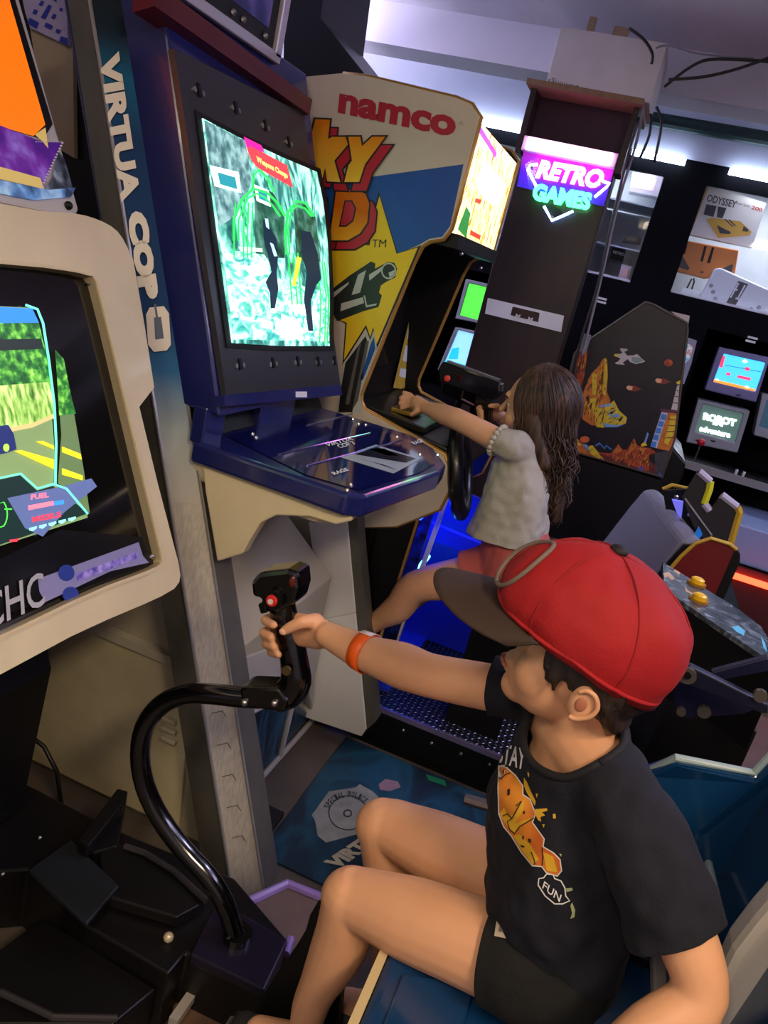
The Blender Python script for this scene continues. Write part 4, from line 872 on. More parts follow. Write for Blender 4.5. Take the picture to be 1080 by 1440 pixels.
# glare streaks stay real: chrome strip low on the glass is a sticker
ZP = lambda l: zoom(l, 0, 760, 4.154)
decal('name_strip', ZP([(215, 225), (805, 10), (830, 90), (865, 130), (640, 180), (260, 360), (225, 300)]), GP, mat('sticker_lilac', '8c8ab8', .4), lc, .002)
decal('name_strip_band', ZP([(440, 195), (795, 65), (798, 105), (445, 240)]), GP, mat('sticker_violet', '4a42b8', .35, col2='b9a8f0', vs_=60), lc, .003)
sb = mat('sticker_blue', '2a3f98', .4)
decals('name_strip_dot', [ZP([(380+48*cos(a*pi/8), 190+48*sin(a*pi/8)) for a in range(16)]), ZP([(405+48*cos(a*pi/8), 315+45*sin(a*pi/8)) for a in range(16)])], GP, sb, lc, .003)
stk = mat('sticker_pale', 'aeb0b8', .4)
textpx('CHC', ZP([(-120, 320)])[0], ZP([(-105, 535)])[0], ZP([(255, 375)])[0], GP, stk, lc, .012, .004)
decal('dark_shelf', [(-10, 790), (85, 745), (200, 755), (215, 793), (-10, 870)], GP, mat('shelf_black', '0a0a0a', .3), lc, .001)
# lit header sign of the same cabinet
hA, hB = onP(110, 300, PY(1.285)), onP(25, 0, PY(1.285)); hd = (hB-hA).normalized(); NH = V(hd.z, 0, -hd.x).normalized(); HP = (hA, NH)
hb_ = pts([(-60, -40), (17, -40), (112, 296), (104, 306), (-60, 265)], HP); hb_ = [hb_[0]+V(0, -.62, 0)]+hb_[1:4]+[hb_[4]+V(0, -.62, 0)]; MB().prism(hb_, -NH*.12).build('header_back', mat('header_white', 'b8b4b4', .4), lc, bevel=.006); STRETCH[0] = .60
decal('header_black_band', [(-60, -40), (8, -40), (73, 175), (60, 196), (-60, 170)], HP, black, lc, .002)
decal('header_orange', [(-60, -40), (0, -40), (62, 176), (45, 192), (-60, 165)], HP, mat('header_orange_lit', 'ff7204', .4, emit=.75), lc, .003)
decal('header_cream_corner', [(47, 190), (62, 180), (66, 210), (58, 200)], HP, mat('header_cream', 'd8c070', .4, emit=.3), lc, .0035)
ZH = lambda l: zoom(l, 0, 0, 4.5)
decal('header_purple', ZH([(-200, 790), (0, 800), (230, 890), (385, 905), (265, 1190), (-200, 1060)]), HP, noisemat('header_purple_print', [(.35, '4a1a80'), (.5, '6a2a9a'), (.65, '8a6ac8')], 18, .3, emit=.35), lc, .0032)
decal('header_cream_band', ZH([(-200, 1010), (0, 1062), (245, 1130), (270, 1200), (0, 1140), (-200, 1090)]), HP, mat('header_cream', 'd8c070', .4, emit=.3), lc, .0038)
decal('header_blue_band', ZH([(-200, 1095), (0, 1145), (300, 1205), (470, 1190), (440, 1250), (200, 1270), (-200, 1190)]), HP, noisemat('header_blue_print', [(.35, '2a3a5a'), (.5, '5a8ac8'), (.65, 'a8d0f0')], 22, .3, emit=.25), lc, .0036)
decal('header_dark_corner', ZH([(360, 960), (400, 1010), (460, 1220), (240, 1250), (320, 1130)]), HP, noisemat('header_dark_print', [(.4, '20222e'), (.55, '5a6a80'), (.7, 'b0c0d0')], 30, .3), lc, .0034)
STRETCH[0] = 0.
decals('header_dotted_line', [ZH([(385-k*8.5-10, 905+k*18), (385-k*8.5+4, 905+k*18), (385-k*8.5+4, 915+k*18), (385-k*8.5-10, 915+k*18)]) for k in range(16)]+[ZH([(210+k*16, 900), (220+k*16, 900), (220+k*16, 906), (210+k*16, 906)]) for k in range(11)], HP, white, lc, .005)
MB().sph(onP(94, 290, HP)+NH*.004, .008, 8, 6).build('header_bolt', black, lc)
# black cabinet body behind the frame
l0, l1 = onP(72, 940, PY(1.26)), onP(30, 1160, PY(1.26)); MB().box((-1.9, .50, 0), (-1.35, 1.22, .176)).build('plinth', black, lc); MB().prism([V(l1.x, .46, .176), V(l1.x, .46, max(l1.z, .2)), V(l0.x, .46, l0.z), V(l0.x-.02, .46, l0.z+.05), V(-1.12, .46, 1.45), V(-1.9, .46, 1.45), V(-1.9, .46, .176)], (0, .80, 0)).build('cabinet_body', black, lc)
# back board strip seen between the header and the column
bp_ = thing('pixel_banner', 'white banner with blue pixel blocks hanging behind the columns', 'banner', (-1.5, 1.53, 1.9))
BPL = PY(1.535)
plate('banner_sheet', ZH([(130, -60), (420, -60), (430, 290), (190, 175), (160, 80)]), BPL, .01, mat('banner_lilac', '9a92c0', .6), bp_)
decals('banner_block', [ZH(r) for r in ([(265, 5), (285, 12), (270, 40), (248, 32)], [(310, 30), (332, 40), (290, 125), (262, 112)], [(220, 60), (245, 68), (232, 95), (208, 86)], [(340, 88), (362, 96), (350, 124), (326, 116)], [(190, 112), (250, 145), (235, 185), (178, 150)], [(295, 143), (340, 165), (328, 190), (284, 170)], [(362, 183), (390, 193), (378, 217), (355, 207)], [(390, 230), (430, 245), (430, 290), (378, 262)], [(335, 0), (365, 0), (360, 14)], [(385, 50), (400, 55), (395, 75), (378, 68)])], BPL, mat('banner_blue', '1a2a9a', .5), bp_, .002)
pb = thing('back_panel', 'pale beige board behind the banner next to the columns', 'board', (-1.5, 1.55, 1.6))
plate('board_sheet', ZH([(190, 175), (460, 300), (470, 1000), (300, 900)]), PY(1.545), .012, mat('beige_board', '9a8a78', .6, var=.15), pb)

# ------------------------------------------------------------------ black base with the joystick stand
bs_ = thing('pedal_unit', 'black metal unit with pedal plate at bottom left', 'pedal unit', (-.7, 1.1, 0))
dk_ = mat('black_metal_base', '100e10', .4, metal=.2, var=.35, vs_=5)
sl = pts([(-40, 1060), (160, 1165), (330, 1235), (405, 1322), (372, 1392), (262, 1340), (237, 1370), (122, 1302), (40, 1222), (-40, 1290)], PZ(.17)); sl[0] += V(-.25, 0, 0); sl[-1] += V(-.25, -.05, 0)
MB().prism(sl, (0, 0, -.17)).build('base_slab', dk_, bs_, bevel=.005)
plate('stand_foot', [(298, 1278), (345, 1286), (405, 1322), (372, 1392), (268, 1342)], PZ(.197), .026, mat('stand_foot_metal', '221c30', .35, metal=.4), bs_, bevel=.004)
for nm, px_, pl2, th, m in (
    ('pedal_plate', [(40, 1222), (100, 1180), (168, 1245), (122, 1300)], PZ(.215), .012, mat('pedal_grey', '15191f', .45)),
    ('pedal_lever', [(110, 1180), (165, 1108), (180, 1112), (178, 1125), (125, 1190)], PZ(.25), .04, dk_),
    ('pedal_bracket', [(125, 1170), (178, 1130), (165, 1190), (130, 1200)], PZ(.21), .05, dk_),
    ('raised_block', [(140, 1200), (165, 1185), (245, 1220), (290, 1268), (250, 1290), (150, 1260)], PZ(.205), .03, dk_),
    ('front_step', [(-20, 1350), (60, 1290), (220, 1390), (160, 1440), (-20, 1440)], PZ(.12), .1, dk_)):
    plate(nm, px_, pl2, th, m, bs_, bevel=.004)
for a in ([(175, 1190), (205, 1200), (245, 1225), (290, 1267)], ):
    MB().tube([onP(*p, PZ(.212)) for p in a], .007, 8).build('metal_edge', mat('metal_edge', '4a4648', .3, metal=.6), bs_)  # paler metal rods along the edges
MB().tube([onP(*p, PZ(.13)) for p in [(0, 1395), (75, 1430), (165, 1432)]], .007, 8).build('metal_edge', mat('metal_edge', '4a4648', .3, metal=.6), bs_)
MB().sph(onP(237, 1318, PZ(.178)), .011, 12, 8).build('bolt', mat('cream_bolt', 'cfc0a0', .35, metal=.3), bs_, smooth=True)
for p in ((56, 1178), (4, 1229)): MB().sph(onP(*p, PZ(.178)), .005, 8, 6).build('bolt', chrome, bs_)
tag(MB().tube(pts([(-10, 1010), (30, 1025), (62, 1050), (80, 1085), (86, 1130), (80, 1180)], PY(1.45)), .006, 8).build('cable', cabm, smooth=True), 'black cable hanging under the cream framed cabinet', 'cable')
tl = thing('floor_plate', 'beige hexagonal floor plate with a lilac-lit edge beside the joystick', 'floor plate', (-.33, 1.45, 0))
TP = PZ(.06)
tp_px = [(335, 1275), (404, 1243), (475, 1272), (450, 1330), (408, 1345), (335, 1300)]
plate('plate_body', tp_px, TP, .06, mat('plate_beige', '7d675c', .6, var=.15), tl)
tpp = pts(tp_px[:3], PZ(.064)); MB().tube(tpp, .012, 8).build('plate_edge', mat('lilac_lit_edge', 'a88ad0', .35), tl)  # light on the rim put into its lilac colour
MB().tube(pts([(409, 1320), (402, 1342)], PZ(.064)), .010, 8).build('plate_edge', mat('lilac_lit_edge', 'a88ad0', .35), tl)
tag(plate('floor_board', [(240, 1370), (262, 1362), (420, 1440), (380, 1500), (250, 1500)], PZ(.03), .028, mat('tan_board', '6a4f3c', .6, var=.2)), 'tan board on the floor in front of the black base', 'board')
tag(MB().box(onP(236, 1440, PZ(.05)), onP(236, 1440, PZ(.05))+V(.02, .14, .02)).build('pale_bar', mat('pale_bar', '9a9490', .5)), 'short pale bar beside the tan floor board', 'bar')

# joystick stand
js = thing('joystick_stand', 'black curved tube with a gun-grip joystick held by the boy', 'joystick', (-.38, 1.18, .2))
JY = PY(1.185)
path = pts([(388, 981), (345, 981), (300, 976), (262, 976), (228, 990), (204, 1020), (197, 1060), (204, 1105), (225, 1150), (258, 1195), (292, 1232), (315, 1268), (326, 1300), (328, 1338)], JY)
path[-1].z = .195
q = []
for a in range(len(path)-1):
    p0, p1, p2, p3 = path[max(a-1, 0)], path[a], path[a+1], path[min(a+2, len(path)-1)]
    for t in (0, .33, .66): q.append(.5*((2*p1)+(p2-p0)*t+(2*p0-5*p1+4*p2-p3)*t*t+(3*p1-p0-3*p2+p3)*t**3))
q.append(path[-1])
MB().tube(q, .0205, 16).build('curved_tube', gunmetal, js, smooth=True)
MB().cyl(V(path[-1].x, path[-1].y, .195), (0, 0, 1), .03, .02, 16).build('tube_collar', gunmetal, js)
gp = [onP(*p, JY) for p in ((392, 985), (405, 975), (416, 958), (413, 925), (406, 890), (398, 858), (394, 845))]
MB().limb([(gp[0], .020, .024), (gp[1], .024, .030), (gp[2], .024, .030), (gp[3], .022, .027), (gp[4], .020, .025), (gp[5], .020, .026), (gp[6], .022, .028)]).build('grip', gunmetal, js, smooth=True)
plate('joint_clamp', [(336, 968), (345, 966), (392, 968), (405, 985), (400, 1003), (340, 994)], PY(1.158), .055, gunmetal, js, bevel=.006)
for p in ((344, 988), (386, 989)): MB().sph(onP(*p, PY(1.156)), .0075, 10, 7).build('clamp_bolt', chrome, js, smooth=True)
plate('grip_head', [(352, 818), (362, 806), (404, 801), (418, 806), (420, 828), (414, 850), (390, 862), (372, 858), (366, 842), (354, 840)], PY(1.155), .06, gunmetal, js, bevel=.008)
hd_ = onP(386, 842, PY(1.154)); MB().cyl(hd_, (0, -1, 0), .019, .010, 16).build('button_housing', blacksat, js); MB().cyl(hd_+V(0, -.010, 0), (0, -1, 0), .011, .005, 16, .009).build('red_button', mat('red_button', 'b0251e', .3, emit=.25), js)
MB().cyl(hd_+V(0, -.015, 0), (0, -1, 0), .005, .002, 12).build('button_cap', mat('button_white', 'd8c8c0', .4), js)
MB().ell(onP(414, 816, PY(1.165)), V(.008, 0, 0), V(0, .014, 0), V(0, 0, .016)).build('top_trigger', mat('red_brown_trigger', '5a1a14', .25), js, smooth=True)
MB().cyl(onP(404, 942, PY(1.157)), (0, -1, 0), .009, .006, 12).build('grip_screw', mat('brass_screw', '6a5a3a', .35, metal=.7), js)
plate('trigger', [(362, 850), (372, 846), (376, 862), (366, 864)], PY(1.17), .02, blacksat, js, bevel=.003)
# ================================================================== black cabinet with the space painting
AY = 4.0; AP = PY(AY)
sc_ = thing('space_art_cabinet', 'black arcade cabinet with volcano, rocket and meteor side painting', 'arcade cabinet', (0, 4.35, 0))
ap_px = [(908, 425), (918, 428), (966, 454), (967, 465), (949, 616), (932, 671), (799, 633), (797, 545), (808, 497), (827, 479)]
artk = mat('art_panel_black', '1b191b', .35, var=.15, vs_=5)
plate('side_panel', ap_px, AP, .03, artk, sc_, bevel=.004)
P_ = pts(ap_px, AP); MB().tube(P_+[P_[0]], .006, 6).build('edge_trim', mat('trim_dark', '4a3f34', .4), sc_)
MB().box((-.30, AY+.03, 0), (.26, AY+.72, 1.0)).build('lower_body', black, sc_)
MB().box((-.30, AY-.0, 0), (.285, AY+.03, .88)).build('lower_side', black, sc_)
MB().prism([V(-.2, AY+.03, 1.0), V(.10, AY+.03, 1.0), V(.12, AY+.03, 1.60), V(-.06, AY+.03, 1.64), V(-.2, AY+.03, 1.45)], (0, .66, 0)).build('upper_body', black, sc_)
plate('side_panel', ap_px, PY(AY+.72), .03, black, sc_)
MB().box((.10, AY+.05, 1.16), (.125, AY+.68, 1.55)).build('screen_glass', mat('lit_pale_glass', '7fa8c8', .2, emit=.35), sc_)
# control panel nose with red ball
MB().prism([V(.24, AY+.03, 1.07), V(.36, AY+.03, .99), V(.37, AY+.03, .93), V(.30, AY+.03, .62), V(.2, AY+.03, .62)], (0, .66, 0)).build('control_nose', blacksat, sc_, bevel=.006)
mesh('control_print', [V(.245, AY+.05, 1.072), V(.355, AY+.05, .997), V(.355, AY+.67, .997), V(.245, AY+.67, 1.072)], [(0, 1, 2, 3)], noisemat('control_print_m', [(.4, '2a2440'), (.52, '8a88a8'), (.65, 'd0cfd8')], 20, .3), sc_)
jq = V(.26, AY+.12, 1.075); MB().tube([jq, jq+V(-.01, 0, .045)], .004, 6).build('joystick_shaft', chrome, sc_); MB().sph(jq+V(-.01, 0, .055), .020).build('joystick_ball', mat('red_ball', 'b5102a', .3), sc_, smooth=True)
ZA = lambda l: zoom(l, 780, 400, 4.91)
def ad(nm, polys, m, o): return decals(nm, [ZA(p) for p in polys], AP, m, sc_, o)
ro = mat('art_red_orange', 'a8401e', .5, var=.45, vs_=45); oro = mat('art_orange', 'cc7326', .5, var=.35, vs_=45); ylo = mat('art_yellow', 'd8bc24', .5, var=.2, vs_=40); dkr = mat('art_dark_red', '6a2020', .5, var=.4, vs_=40); pur = mat('art_purple', '43244e', .5, var=.3); lb = mat('art_light_blue', '6a9ac8', .5); pale = mat('art_pale', 'b8b0a8', .5); akk = mat('art_black', '151315', .5)
ad('painted_spire', [[(222, 425), (228, 470), (215, 560), (200, 650), (165, 770), (98, 760), (100, 720), (125, 640), (150, 540), (180, 460)]], ro, .001)
ad('painted_spire_shade', [[(190, 470), (200, 500), (165, 620), (130, 740), (110, 700), (150, 580)], [(98, 760), (165, 770), (185, 850), (180, 930), (95, 900)]], dkr, .0016)
ad('painted_slope', [[(95, 790), (180, 780), (200, 920), (130, 930), (95, 880)]], pur, .0018)
ad('painted_mountain', [[(330, 520), (350, 505), (362, 520), (368, 620), (360, 740), (385, 800), (340, 985), (250, 970), (190, 930), (205, 820), (190, 770), (230, 660), (258, 610), (290, 580)]], oro, .002)
ad('painted_mountain_light', [[(345, 510), (362, 520), (365, 640), (350, 770), (325, 750), (340, 640)], [(258, 615), (290, 620), (285, 760), (262, 760)], [(245, 790), (290, 780), (310, 900), (345, 990), (290, 985), (270, 900)]], ylo, .0024)
ad('painted_land', [[(300, 850), (340, 860), (410, 800), (445, 870), (500, 920), (490, 960), (420, 975), (340, 965), (310, 900)]], ylo, .0026)
ad('painted_water', [[(335, 955), (420, 972), (485, 965), (430, 985), (350, 985)], [(370, 905), (445, 890), (450, 915), (400, 915)], [(310, 835), (390, 820), (380, 840), (320, 850)]], lb, .003)
ad('painted_crack', [[(330, 600), (338, 600), (322, 740), (314, 740)], [(380, 880), (430, 860), (390, 900)], [(250, 820), (262, 815), (240, 900), (230, 900)], [(440, 930), (480, 910), (450, 950)], [(215, 780), (240, 760), (225, 820)]], akk, .0032)
ad('painted_ship', [[(455, 440), (500, 445), (505, 455), (480, 465), (500, 490), (540, 490), (570, 480), (605, 515), (625, 530), (605, 540), (560, 550), (520, 535), (505, 515), (470, 540), (485, 555), (425, 550), (415, 542), (440, 530), (455, 510), (415, 495), (412, 480), (450, 480), (470, 470), (452, 452)]], pale, .002)
ad('painted_ship_glass', [[(535, 500), (590, 505), (612, 528), (560, 545), (530, 525)]], mat('art_ship_teal', '7a9088', .5), .0026)
ad('painted_ship_flame', [[(410, 482), (435, 478), (438, 498), (415, 498)]], ylo, .0026)
for (x, y, s) in ((515, 712, 1), (715, 662, 1)):
    ad('painted_meteor', [[(x-22, y), (x-8, y-15), (x+45, y-12), (x+85, y+12), (x+40, y+28), (x-8, y+18)]], mat('art_meteor', '7a3020', .5), .002)
    ad('painted_meteor_head', [[(x-22, y), (x-10, y-14), (x+25, y-8), (x+20, y+18), (x-8, y+16)]], mat('art_meteor_head', 'e0a878', .5), .0026)
ad('painted_planet', [[(785+30*cos(a*pi/8), 542+26*sin(a*pi/8)) for a in range(16)]], mat('art_planet', '7c2e1a', .5, col2='c0552a', vs_=30), .002)
ad('painted_moon', [[(208+33*cos(a*pi/8), 1070+23*sin(a*pi/8)) for a in range(16)]], mat('art_moon', 'c8622e', .5), .002)
ad('painted_low_hills', [[(95, 1020), (120, 1020), (180, 1090), (220, 1120), (260, 1110), (300, 1160), (355, 1195), (340, 1215), (95, 1140)]], oro, .002)
ad('painted_low_hills_light', [[(110, 1020), (125, 1025), (180, 1110), (165, 1110)], [(235, 1115), (262, 1110), (320, 1180), (350, 1200), (300, 1200), (240, 1160)]], ylo, .0026)
ad('painted_low_hills_blue', [[(195, 1100), (225, 1105), (240, 1150), (215, 1140)]], lb, .0028)
ad('painted_peaks', [[(275, 1110), (310, 1090), (345, 1125), (355, 1105), (400, 1140), (385, 1142), (358, 1118), (345, 1140), (312, 1105), (285, 1118)]], mat('art_peak_blue', '3a6aa8', .5), .002)
ad('painted_range', [[(300, 1160), (390, 1165), (440, 1100), (470, 1140), (500, 1140), (548, 1060), (570, 1110), (600, 1120), (660, 1130), (700, 1160), (650, 1180), (660, 1290), (560, 1280), (420, 1240), (350, 1200)]], ro, .002)
ad('painted_range_light', [[(440, 1105), (465, 1150), (410, 1165)], [(548, 1065), (568, 1115), (540, 1150), (500, 1170)], [(590, 1130), (640, 1130), (600, 1170)]], oro, .0026)
ad('painted_range_dark', [[(300, 1165), (420, 1200), (560, 1260), (600, 1285), (420, 1245), (340, 1205)], [(640, 1200), (700, 1260), (690, 1300), (655, 1290)]], dkr, .0028)
ad('painted_ground', [[(690, 1165), (820, 1140), (745, 1325), (660, 1300), (690, 1240)]], mat('art_grey_ground', '3a3838', .5, var=.3, vs_=40), .0022)
ad('painted_rocket', [[(640, 1020), (650, 1030), (625, 1110), (612, 1105)]], lb, .003)
ad('painted_rocket_fins', [[(595, 1105), (620, 1085), (640, 1110), (600, 1120)]], ylo, .0032)
ad('painted_tower', [[(740, 880), (848, 890), (832, 1060), (790, 1150), (662, 1120)]], oro, .003)
ad('painted_tower_yellow', [[(800, 905), (840, 905), (825, 1020), (780, 1110), (755, 1090), (790, 960)]], ylo, .0034)
ad('painted_tower_white', [[(738, 880), (780, 888), (705, 1130), (660, 1118)]], mat('art_tower_white', 'a8b4c4', .5), .0036)
ad('painted_tower_windows', [[(740-k*17, 893+k*47), (772-k*17, 900+k*47), (764-k*17, 938+k*47), (728-k*17, 930+k*47)] for k in range(5)], mat('art_tower_blue', '3f7ab8', .5), .004)
ad('painted_tower_bars', [[(790-k*9, 925+k*44), (836-k*4, 932+k*40), (835-k*4, 938+k*40), (788-k*9, 931+k*44)] for k in range(4)], dkr, .004)
ad('painted_tower_top', [[(730, 855), (850, 872), (848, 892), (732, 876)]], mat('art_maroon', '5a2a3a', .5), .0042)
ad('painted_mast', [[(845, 700), (862, 690), (848, 870), (805, 862)]], pale, .0036)
ad('painted_mast_bars', [[(843, 728), (858, 732), (857, 738), (842, 734)], [(832, 768), (853, 772), (853, 778), (830, 774)], [(820, 812), (850, 818), (850, 824), (818, 818)]], dkr, .004)
ad('painted_mast_flag', [[(838, 675), (868, 660), (866, 688), (845, 688)]], ylo, .004)
ad('painted_buggy', [[(575, 1262), (600, 1255), (615, 1275), (600, 1290), (575, 1285)], [(715, 1300), (735, 1300), (745, 1325), (720, 1320)]], mat('art_buggy', '4a4a98', .5), .004)
def strokes(poly, n, m, ang, ln, wd, off, seed):
    """fine brush strokes inside a painted shape"""
    r = random.Random(seed); xs_ = [p[0] for p in poly]; ys_ = [p[1] for p in poly]; bq_ = MB(); c = 0; tries = 0
    def inside(x, y):
        k = False; j = len(poly)-1
        for i in range(len(poly)):
            if (poly[i][1] > y) != (poly[j][1] > y) and x < (poly[j][0]-poly[i][0])*(y-poly[i][1])/(poly[j][1]-poly[i][1])+poly[i][0]: k = not k
            j = i
        return k
    while c < n and tries < n*30:
        tries += 1; x = r.uniform(min(xs_), max(xs_)); y = r.uniform(min(ys_), max(ys_)); a = radians(ang+r.uniform(-25, 25)); l = ln*r.uniform(.5, 1.2)
        x2, y2 = x+l*cos(a), y+l*sin(a)
        if not (inside(x, y) and inside(x2, y2)): continue
        w_ = wd*r.uniform(.5, 1.3); nx, ny = -sin(a)*w_, cos(a)*w_
        bq_.flat(pts(ZA([(x, y), ((x+x2)/2+nx, (y+y2)/2+ny), (x2, y2), ((x+x2)/2-nx, (y+y2)/2-ny)]), AP, off+c*2e-6)); c += 1
    o = bq_.build('brush_strokes', m, sc_); o['kind'] = 'stuff'
mtn = [(330, 520), (350, 505), (362, 520), (368, 620), (360, 740), (385, 800), (340, 985), (250, 970), (190, 930), (205, 820), (190, 770), (230, 660), (258, 610), (290, 580)]
spr = [(222, 425), (228, 470), (215, 560), (200, 650), (165, 770), (98, 760), (100, 720), (125, 640), (150, 540), (180, 460)]
rng = [(300, 1160), (390, 1165), (440, 1100), (470, 1140), (500, 1140), (548, 1060), (570, 1110), (600, 1120), (660, 1130), (700, 1160), (650, 1180), (660, 1290), (560, 1280), (420, 1240), (350, 1200)]
lnd = [(300, 850), (340, 860), (410, 800), (445, 870), (500, 920), (490, 960), (420, 975), (340, 965), (310, 900)]
strokes(mtn, 30, ylo, 100, 60, 5, .0034, 1); strokes(mtn, 26, dkr, 105, 60, 4, .0036, 2); strokes(mtn, 18, akk, 100, 45, 3, .0038, 3)
strokes(spr, 18, oro, 108, 60, 4, .0022, 4); strokes(spr, 12, ylo, 108, 40, 3, .0024, 5); strokes(spr, 14, akk, 108, 50, 3, .0026, 6)
strokes(rng, 40, oro, 110, 45, 3, .0034, 7); strokes(rng, 26, ylo, 115, 30, 2, .0036, 8); strokes(rng, 36, akk, 110, 40, 2.5, .0038, 9)
strokes(lnd, 18, akk, 150, 45, 3, .0034, 10); strokes(lnd, 8, lb, 160, 40, 3, .0036, 11); strokes([(95, 1020), (120, 1020), (180, 1090), (220, 1120), (260, 1110), (300, 1160), (355, 1195), (340, 1215), (95, 1140)], 26, dkr, 40, 30, 2.5, .0034, 12)
tag(plate('paper_sheet', [(944, 438), (970, 444), (968, 456), (960, 452)], PY(4.3), .02, mat('sheet_card', 'b8a898', .6)), 'small pale card standing on the space art cabinet', 'card')
lt = thing('leaflet_stand', 'white leaflet stand just behind the space art cabinet', 'leaflet', onP(970, 520, PY(4.45)))
plate('leaflet_board', [(965, 474), (980, 479), (972, 512), (962, 540), (955, 540)], PY(4.45), .02, mat('leaflet_grey', '8a8a98', .5), lt)
decal('leaflet_picture', [(966, 483), (975, 486), (970, 505), (962, 512)], PY(4.449), noisemat('leaflet_print', [(.4, '2aa0b8'), (.5, 'd8e0e0'), (.6, 'b8502a')], 20, .4, emit=.2), lt, .001)

# ================================================================== driver bench backrest and the machine behind it
vinyl = mat('grey_black_vinyl', '75757f', .36, bump=.15, bs=120)
rA, rB = onP(914, 684, PZ(1.0)), onP(974, 757, PZ(1.0))
bk = thing('bench_backrest', 'grey padded vinyl backrest of the driver bench', 'backrest', ((rA.x+rB.x)/2, (rA.y+rB.y)/2, .4))
def brow(c):
    return [V(c.x-.20, c.y, .42), V(c.x-.05, c.y, .90), V(c.x-.02, c.y, .985), V(c.x+.02, c.y, 1.0), V(c.x+.07, c.y, .975), V(c.x+.10, c.y, .90), V(c.x+.10, c.y, .42)]
ra, rb_ = brow(rA), brow(rB); n = len(ra)
mesh('padding', ra+rb_, [tuple(range(n)), tuple(range(n, 2*n))]+[(i, (i+1) % n, n+(i+1) % n, n+i) for i in range(n)], vinyl, bk, bevel=.02, seg=3)
eb = [p+V(0, -.012, 0) for p in rb_]; eb = [V(rB.x, rB.y-.012, .7)+(p-V(rB.x, rB.y-.012, .7))*.96 for p in eb]; MB().prism(eb, (0, .02, 0)).build('end_cap', mat('black_vinyl', '14141a', .4, bump=.1), bk)
MB().box((rB.x-.10, rB.y+.05, .157), (rB.x+.03, rA.y-.05, .43)).build('backrest_post', blacksat, bk)
mc = thing('red_sided_machine', 'black arcade machine with red side board and yellow edges', 'arcade machine', (.55, 2.7, 0))
ytrim = mat('yellow_trim', 'b8952a', .35); ybr = mat('bright_yellow_trim', 'c8cc28', .35); wtrim = mat('pale_trim', 'a8a4b8', .35)
RP = PY(2.42)
red_px = [(925, 868), (944, 798), (958, 782), (978, 764), (1000, 757), (1026, 765), (1037, 774), (1041, 786), (1012, 850), (985, 868)]
plate('red_side_board', red_px, RP, .025, mat('red_board', '6e1018', .45, var=.15), mc)
plate('black_edge_board', [(1034, 772), (1041, 780), (1040, 792), (1014, 850), (1002, 846)], PY(2.418), .03, black, mc)
MB().tube(pts([(944, 798), (958, 782), (978, 764), (1000, 757), (1026, 765), (1036, 773)], PY(2.416)), .006, 8).build('yellow_edge', ytrim, mc)
MB().box((.40, 2.45, 0), (.56, 3.15, .78)).build('machine_body', blacksat, mc)
WP = PY(2.72)
plate('notched_board', [(960, 700), (982, 663), (999, 677), (990, 708), (998, 720), (1016, 697), (1041, 718), (1027, 766), (1000, 770), (975, 740)], WP, .03, mat('board_dark_grey', '1c1a1f', .45), mc)
for px_, m in (([(983, 664), (999, 678)], wtrim), ([(999, 678), (997, 690), (990, 709)], ybr), ([(990, 709), (998, 719)], wtrim), ([(1015, 697), (1037, 714)], wtrim), ([(1037, 714), (1040, 722), (1027, 766)], ytrim)):
    MB().tube([p+V(0, .012, 0) for p in pts(px_, PY(2.715))], .013, 8).build('edge_profile', m, mc)
plate('small_screen', [(945, 703), (961, 706), (958, 730), (952, 722)], PY(2.80), .02, glow('scr_lilac', '6a6ad8', .9), mc)
MB().tube(pts([(932, 688), (945, 682), (967, 687)], PY(2.9)), .007, 8).build('yellow_edge', ytrim, mc)
plate('inner_board', [(932, 690), (967, 688), (985, 735), (1000, 765), (960, 772), (940, 740)], PY(2.85), .02, blacksat, mc)
MB().tube(pts([(963, 701), (1001, 753)], PY(2.71)), .003, 6).build('silver_line', mat('bead_silver', 'b0aeb0', .3, metal=.6), mc)
plate('blue_light_cap', [(974, 758), (983, 742), (988, 752), (984, 757)], PY(2.60), .02, mat('blue_cap', '1a6ac0', .3, emit=.4), mc)
for p in ((951, 699), (970, 724)): MB().sph(onP(*p, PY(2.79)), .008, 8, 6).build('bolt', chrome, mc)

# ------------------------------------------------------------------ control panel with two yellow buttons
cp = thing('button_panel', 'dark marbled control panel with two yellow buttons behind the boy', 'control panel', (.35, 1.85, 0))
CZ = PZ(1.0)
cp_px = [(932, 791), (955, 804), (1040, 858), (1070, 881), (1085, 905), (1100, 940), (1060, 914), (935, 829)]
plate('panel_plate', cp_px, CZ, .012, noisemat('panel_marble', [(.3, '1c2026'), (.5, '3a424c'), (.6, '5a626c'), (.7, '8a949c')], 14, .22, dist=2.5), cp)
Z7 = lambda l: zoom(l, 840, 780, 4.5)
decals('panel_art', [Z7([(415, 120), (450, 110), (490, 150), (470, 165), (445, 140), (425, 150)]), Z7([(490, 95), (525, 115), (515, 130), (480, 105)]), Z7([(550, 190), (570, 225), (610, 250), (600, 255), (560, 235)])], CZ, mat('panel_art_sand', 'c8a888', .4), cp, .001)
decals('panel_art_blue', [Z7([(850, 460), (890, 450), (935, 485), (925, 515), (880, 490)]), Z7([(1035, 520), (1060, 560), (1075, 620), (1050, 590)])], CZ, mat('panel_art_sky', '5ab0d0', .4, emit=.15), cp, .001)
P_ = pts(cp_px, PZ(.994)); MB().prism([p-V(0, 0, .006) for p in P_], (0, 0, -.20)).build('panel_box', blacksat, cp)
MB().box((.30, 1.75, 0), (.50, 2.0, .80)).build('panel_post', blacksat, cp)
